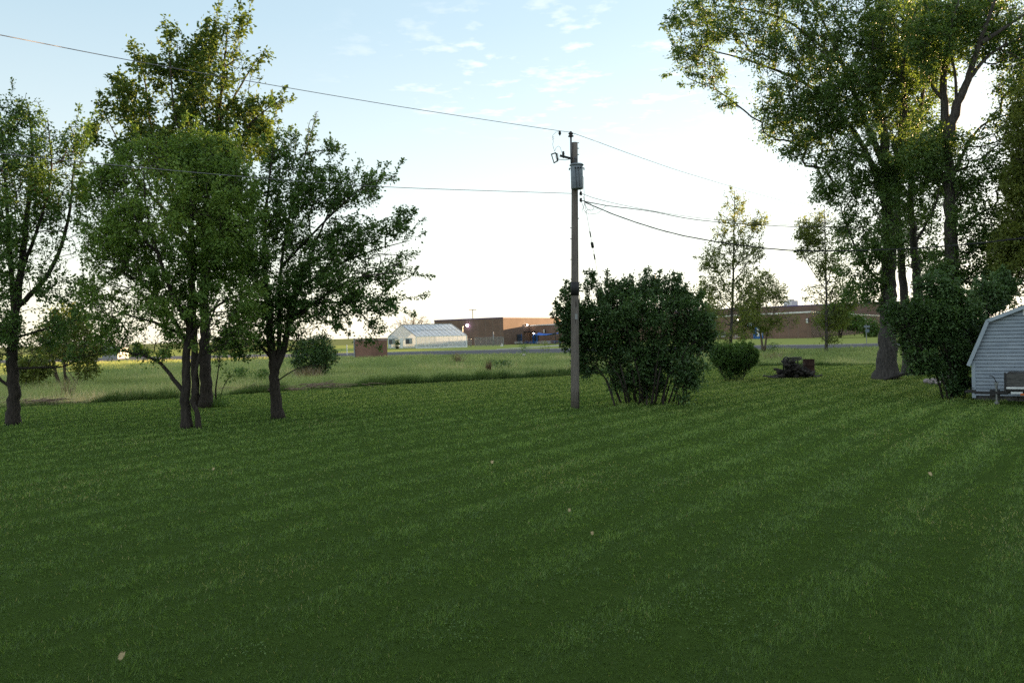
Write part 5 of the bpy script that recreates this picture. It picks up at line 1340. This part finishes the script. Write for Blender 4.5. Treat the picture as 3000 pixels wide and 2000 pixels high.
tuft('weed_bush', 'small dark weed by the drive between the young trees', 2262, 1030, .9, .8, 220, LEAF_DARK, 78, WGp)
tuft('dry_stalks', 'pale dry grass clump at the foot of the dark field bush', 905, 1103, .8, 1.6, 160, M_STRAW, 79, WGp, 'dry stalks', False)
tuft('dry_stalks', 'pale dry stalk clump near the drive behind the log heap', 2270, 1052, .7, 1.6, 150, M_STRAW, 80, WGp, 'dry stalks', False)
tuft('dry_stalks', 'pale tall stalks in front of the yellow-green field tree', 196, 1165, 1.3, .7, 60, M_STRAW, 81, WGp, 'dry stalks', False, .03)
tuft('grass_tuft', 'long unmown grass tuft at the foot of the sapling', 640, 1192, .4, .6, 200, LEAF_MID, 82, None, 'grass tuft', False, .02)
q = G(1536, 1043); m = MB()
rr_ = np.random.default_rng(4)
def rock(c, sx, sy, sz, seed):
    r2 = np.random.default_rng(seed); vs, fs = [], []
    for i in range(7):
        th = math.pi * i / 6
        for k in range(10):
            ph = 2 * math.pi * k / 10; j = 1 + r2.normal(0, .09) if 0 < i < 6 else 1
            vs.append(c + np.array([math.sin(th) * math.cos(ph) * sx * j, math.sin(th) * math.sin(ph) * sy * j, math.cos(th) * sz * j]))
    for i in range(6):
        for k in range(10): fs.append((i * 10 + k, i * 10 + (k + 1) % 10, (i + 1) * 10 + (k + 1) % 10, (i + 1) * 10 + k))
    m = MB(); m.add(vs, fs); return m
tag(rock(q + np.array([0, 0, .10]), .24, .2, .17, 1).build('rock', M_CONC, None, True), 'white rock lying in the field near the drive', 'rock', 'pale rocks in view')
for i, (px, py, s, lab) in enumerate([(2716, 1122, .16, 'left pale stone at the foot of the large dark shrub'), (2733, 1124, .2, 'largest pale stone at the foot of the large dark shrub'), (2748, 1125, .13, 'right pale stone at the foot of the large dark shrub')]):
    tag(rock(G(px, py) + np.array([0, 0, s * .5]), s, s * .8, s * .7, 5 + i).build('rock', m_noise('pink_stone%d' % i, (.30, .25, .25), (.42, .36, .35), 6, .9), None, True), lab, 'rock', 'pale rocks in view')
for i, (px, py, w, lab) in enumerate([(755, 1148, 1.5, 'pile of dry sticks at the lawn edge left of the plum tree trunk'), (75, 1186, 1.6, 'pile of dry sticks at the lawn edge beside the leftmost trunk'), (930, 1138, 1.6, 'low pile of dry sticks at the lawn edge right of the plum tree')]):
    m = MB(); q = G(px, py); r2 = np.random.default_rng(90 + i)
    for k in range(46):
        p = q + np.array([r2.normal(0, w / 2), r2.normal(.1, .22), r2.uniform(.02, .22)]); a_ = r2.normal(0, .5); L = r2.uniform(.4, 1.1)
        d_ = np.array([math.cos(a_) * L, math.sin(a_) * L, r2.normal(0, .10)]); e_ = p + d_; e_[2] = max(.02, e_[2]); m.tube([p, (p + e_) / 2 + [0, 0, .03], e_], [.018, .015, .008], 4)
    tag(m.build('stick_pile', m_noise('dry_stick%d' % i, (.16, .11, .08), (.30, .22, .16), 8), None), lab, 'stick pile', 'stick piles along the lawn edge')
M_DEAD = m_noise('dead_leaf', (.30, .24, .12), (.42, .34, .18), 30, .8)
fl = [(358, 1940, .042, 'tan heart-shaped fallen leaf on the lawn at lower left'), (1668, 1505, .035, 'pale fallen leaf on the lawn below the pole'), (1735, 1574, .032, 'small pale fallen leaf in the middle of the lawn'), (626, 1381, .04, 'pale fallen leaf on the lawn below the forked trunk'), (2725, 1397, .05, 'yellow fallen leaf on the lawn at right'), (1442, 1361, .05, 'yellow fallen leaf left of the lawn middle')]
for (px, py, s, lab) in fl:
    q = G(px, py) + np.array([0, 0, .055]); f_ = np.array([0, .8, .6]) ; u_ = np.array([1., 0, 0]); vs = []
    pts = [(0, -1), (.55, -.55), (.8, .1), (.65, .75), (.3, .95), (.04, .55), (-.04, .55), (-.3, .95), (-.65, .75), (-.8, .1), (-.55, -.55)]
    for (a_, b_) in pts: vs.append(q + u_ * a_ * s * .75 + f_ * b_ * s + np.array([0, -.02 * abs(a_), 0]))
    m = MB(); m.add(vs + [v_ + np.array([0, .004, .003]) for v_ in vs], [tuple(range(11)), tuple(range(21, 10, -1))] + [(i, i + 11, (i + 1) % 11 + 11, (i + 1) % 11) for i in range(11)])
    tag(m.build('fallen_leaf', M_DEAD, None), lab, 'leaf', 'fallen leaves on the lawn')

def clover():
    rng = np.random.default_rng(41); pts = []
    for k in range(46):
        d = 6.5 * (30 / 6.5) ** rng.random(); cx, cy = rng.uniform(-.6, .6) * d, d; r = rng.uniform(.12, .5); m_ = int(110 * r / .3)
        pts.append(np.stack([rng.normal(cx, r * .6, m_), rng.normal(cy, r * .6, m_), rng.uniform(.02, .05, m_)], -1))
    p = np.concatenate(pts); n = len(p)
    v = leaf_quads(p, rng.normal(0, 1, (n, 3)) * [1, 1, .25], rng.uniform(.012, .024, n), rng, up=1.0, wr=.42)
    o = fast_mesh('clover', v.reshape(-1, 3), np.arange(4 * n).reshape(-1, 4), LEAF_MID, attrs={'rnd': np.repeat(rng.random(n), 4)})
    tag(o, 'scattered broad-leaved clover and weeds growing in the lawn', 'clover', None, 'stuff')
clover()
# ------------------------------------------------------------------ unseen house behind the viewpoint, added and sized to darken the near lawn
hs = thing('house', 'unseen pale sided house with a gabled roof, added behind the viewpoint to shade the lawn', 'house', (-1.0, -7.0, 0))
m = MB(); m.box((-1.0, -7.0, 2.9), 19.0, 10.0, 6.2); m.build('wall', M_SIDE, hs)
m = MB(); m.add([(-11, -12.6, 5.9), (9, -12.6, 5.9), (9, -1.4, 5.9), (-11, -1.4, 5.9), (-11, -7, 9.4), (9, -7, 9.4)], [(0, 1, 5, 4), (2, 3, 4, 5), (0, 4, 3), (1, 2, 5), (3, 2, 1, 0)]); m.build('roof', M_ROOF, hs)
for x in (-7, -4, 2.5, 5): 
    m = MB(); m.box((x, -1.98, 2.2), 1.1, .1, 1.4); w_ = m.build('window', M_WHITE, hs); m = MB(); m.box((x, -1.92, 2.2), .9, .04, 1.2); m.build('pane', M_GLASS, w_)
m = MB(); m.box((-1, -1.97, 2.0), 1.0, .1, 2.1); m.build('door', M_WHITE, hs)
m = MB(); m.box((-.5, -1.2, .45), 2.2, 1.45, .9); m.build('steps', M_CONC, hs)

# ------------------------------------------------------------------ unseen belt of trees to the right, added to block the low sun
def sun_block_belt():
    rng = np.random.default_rng(77)
    s = np.array([math.sin(SUN_AZ), math.cos(SUN_AZ)]); t = np.array([math.cos(SUN_AZ), -math.sin(SUN_AZ)])
    n = 80000
    p = rng.uniform(-126, 48, n)
    L = 130 + 2.1 * np.clip(-30 - p, 0, 54) + 3.0 * np.maximum(0, -84 - p) + rng.uniform(-7, 7, n)
    top = 18.0 + 3.0 * sst(-p, 45, 75) + 2.6 * vnoise(p, p * 0, .12) + 1.6 * vnoise(p, p * 0 + 9, .4) + 6.0 * sst(-p, 84, 100)
    z = rng.random(n) ** .8 * top
    xy = s[None] * L[:, None] + t[None] * p[:, None]
    q = np.concatenate([xy, z[:, None]], -1)
    v = leaf_quads(q, rng.normal(0, 1, (n, 3)), rng.uniform(1.0, 1.9, n), rng)
    o = fast_mesh('sun_block_belt', v.reshape(-1, 3), np.arange(4 * n).reshape(-1, 4), LEAF_MID, attrs={'rnd': np.repeat(rng.random(n), 4)})
    tag(o, 'unseen belt of trees off to the right, added to keep low sun off the lawn', 'sun_block_belt', None, 'stuff')
sun_block_belt()
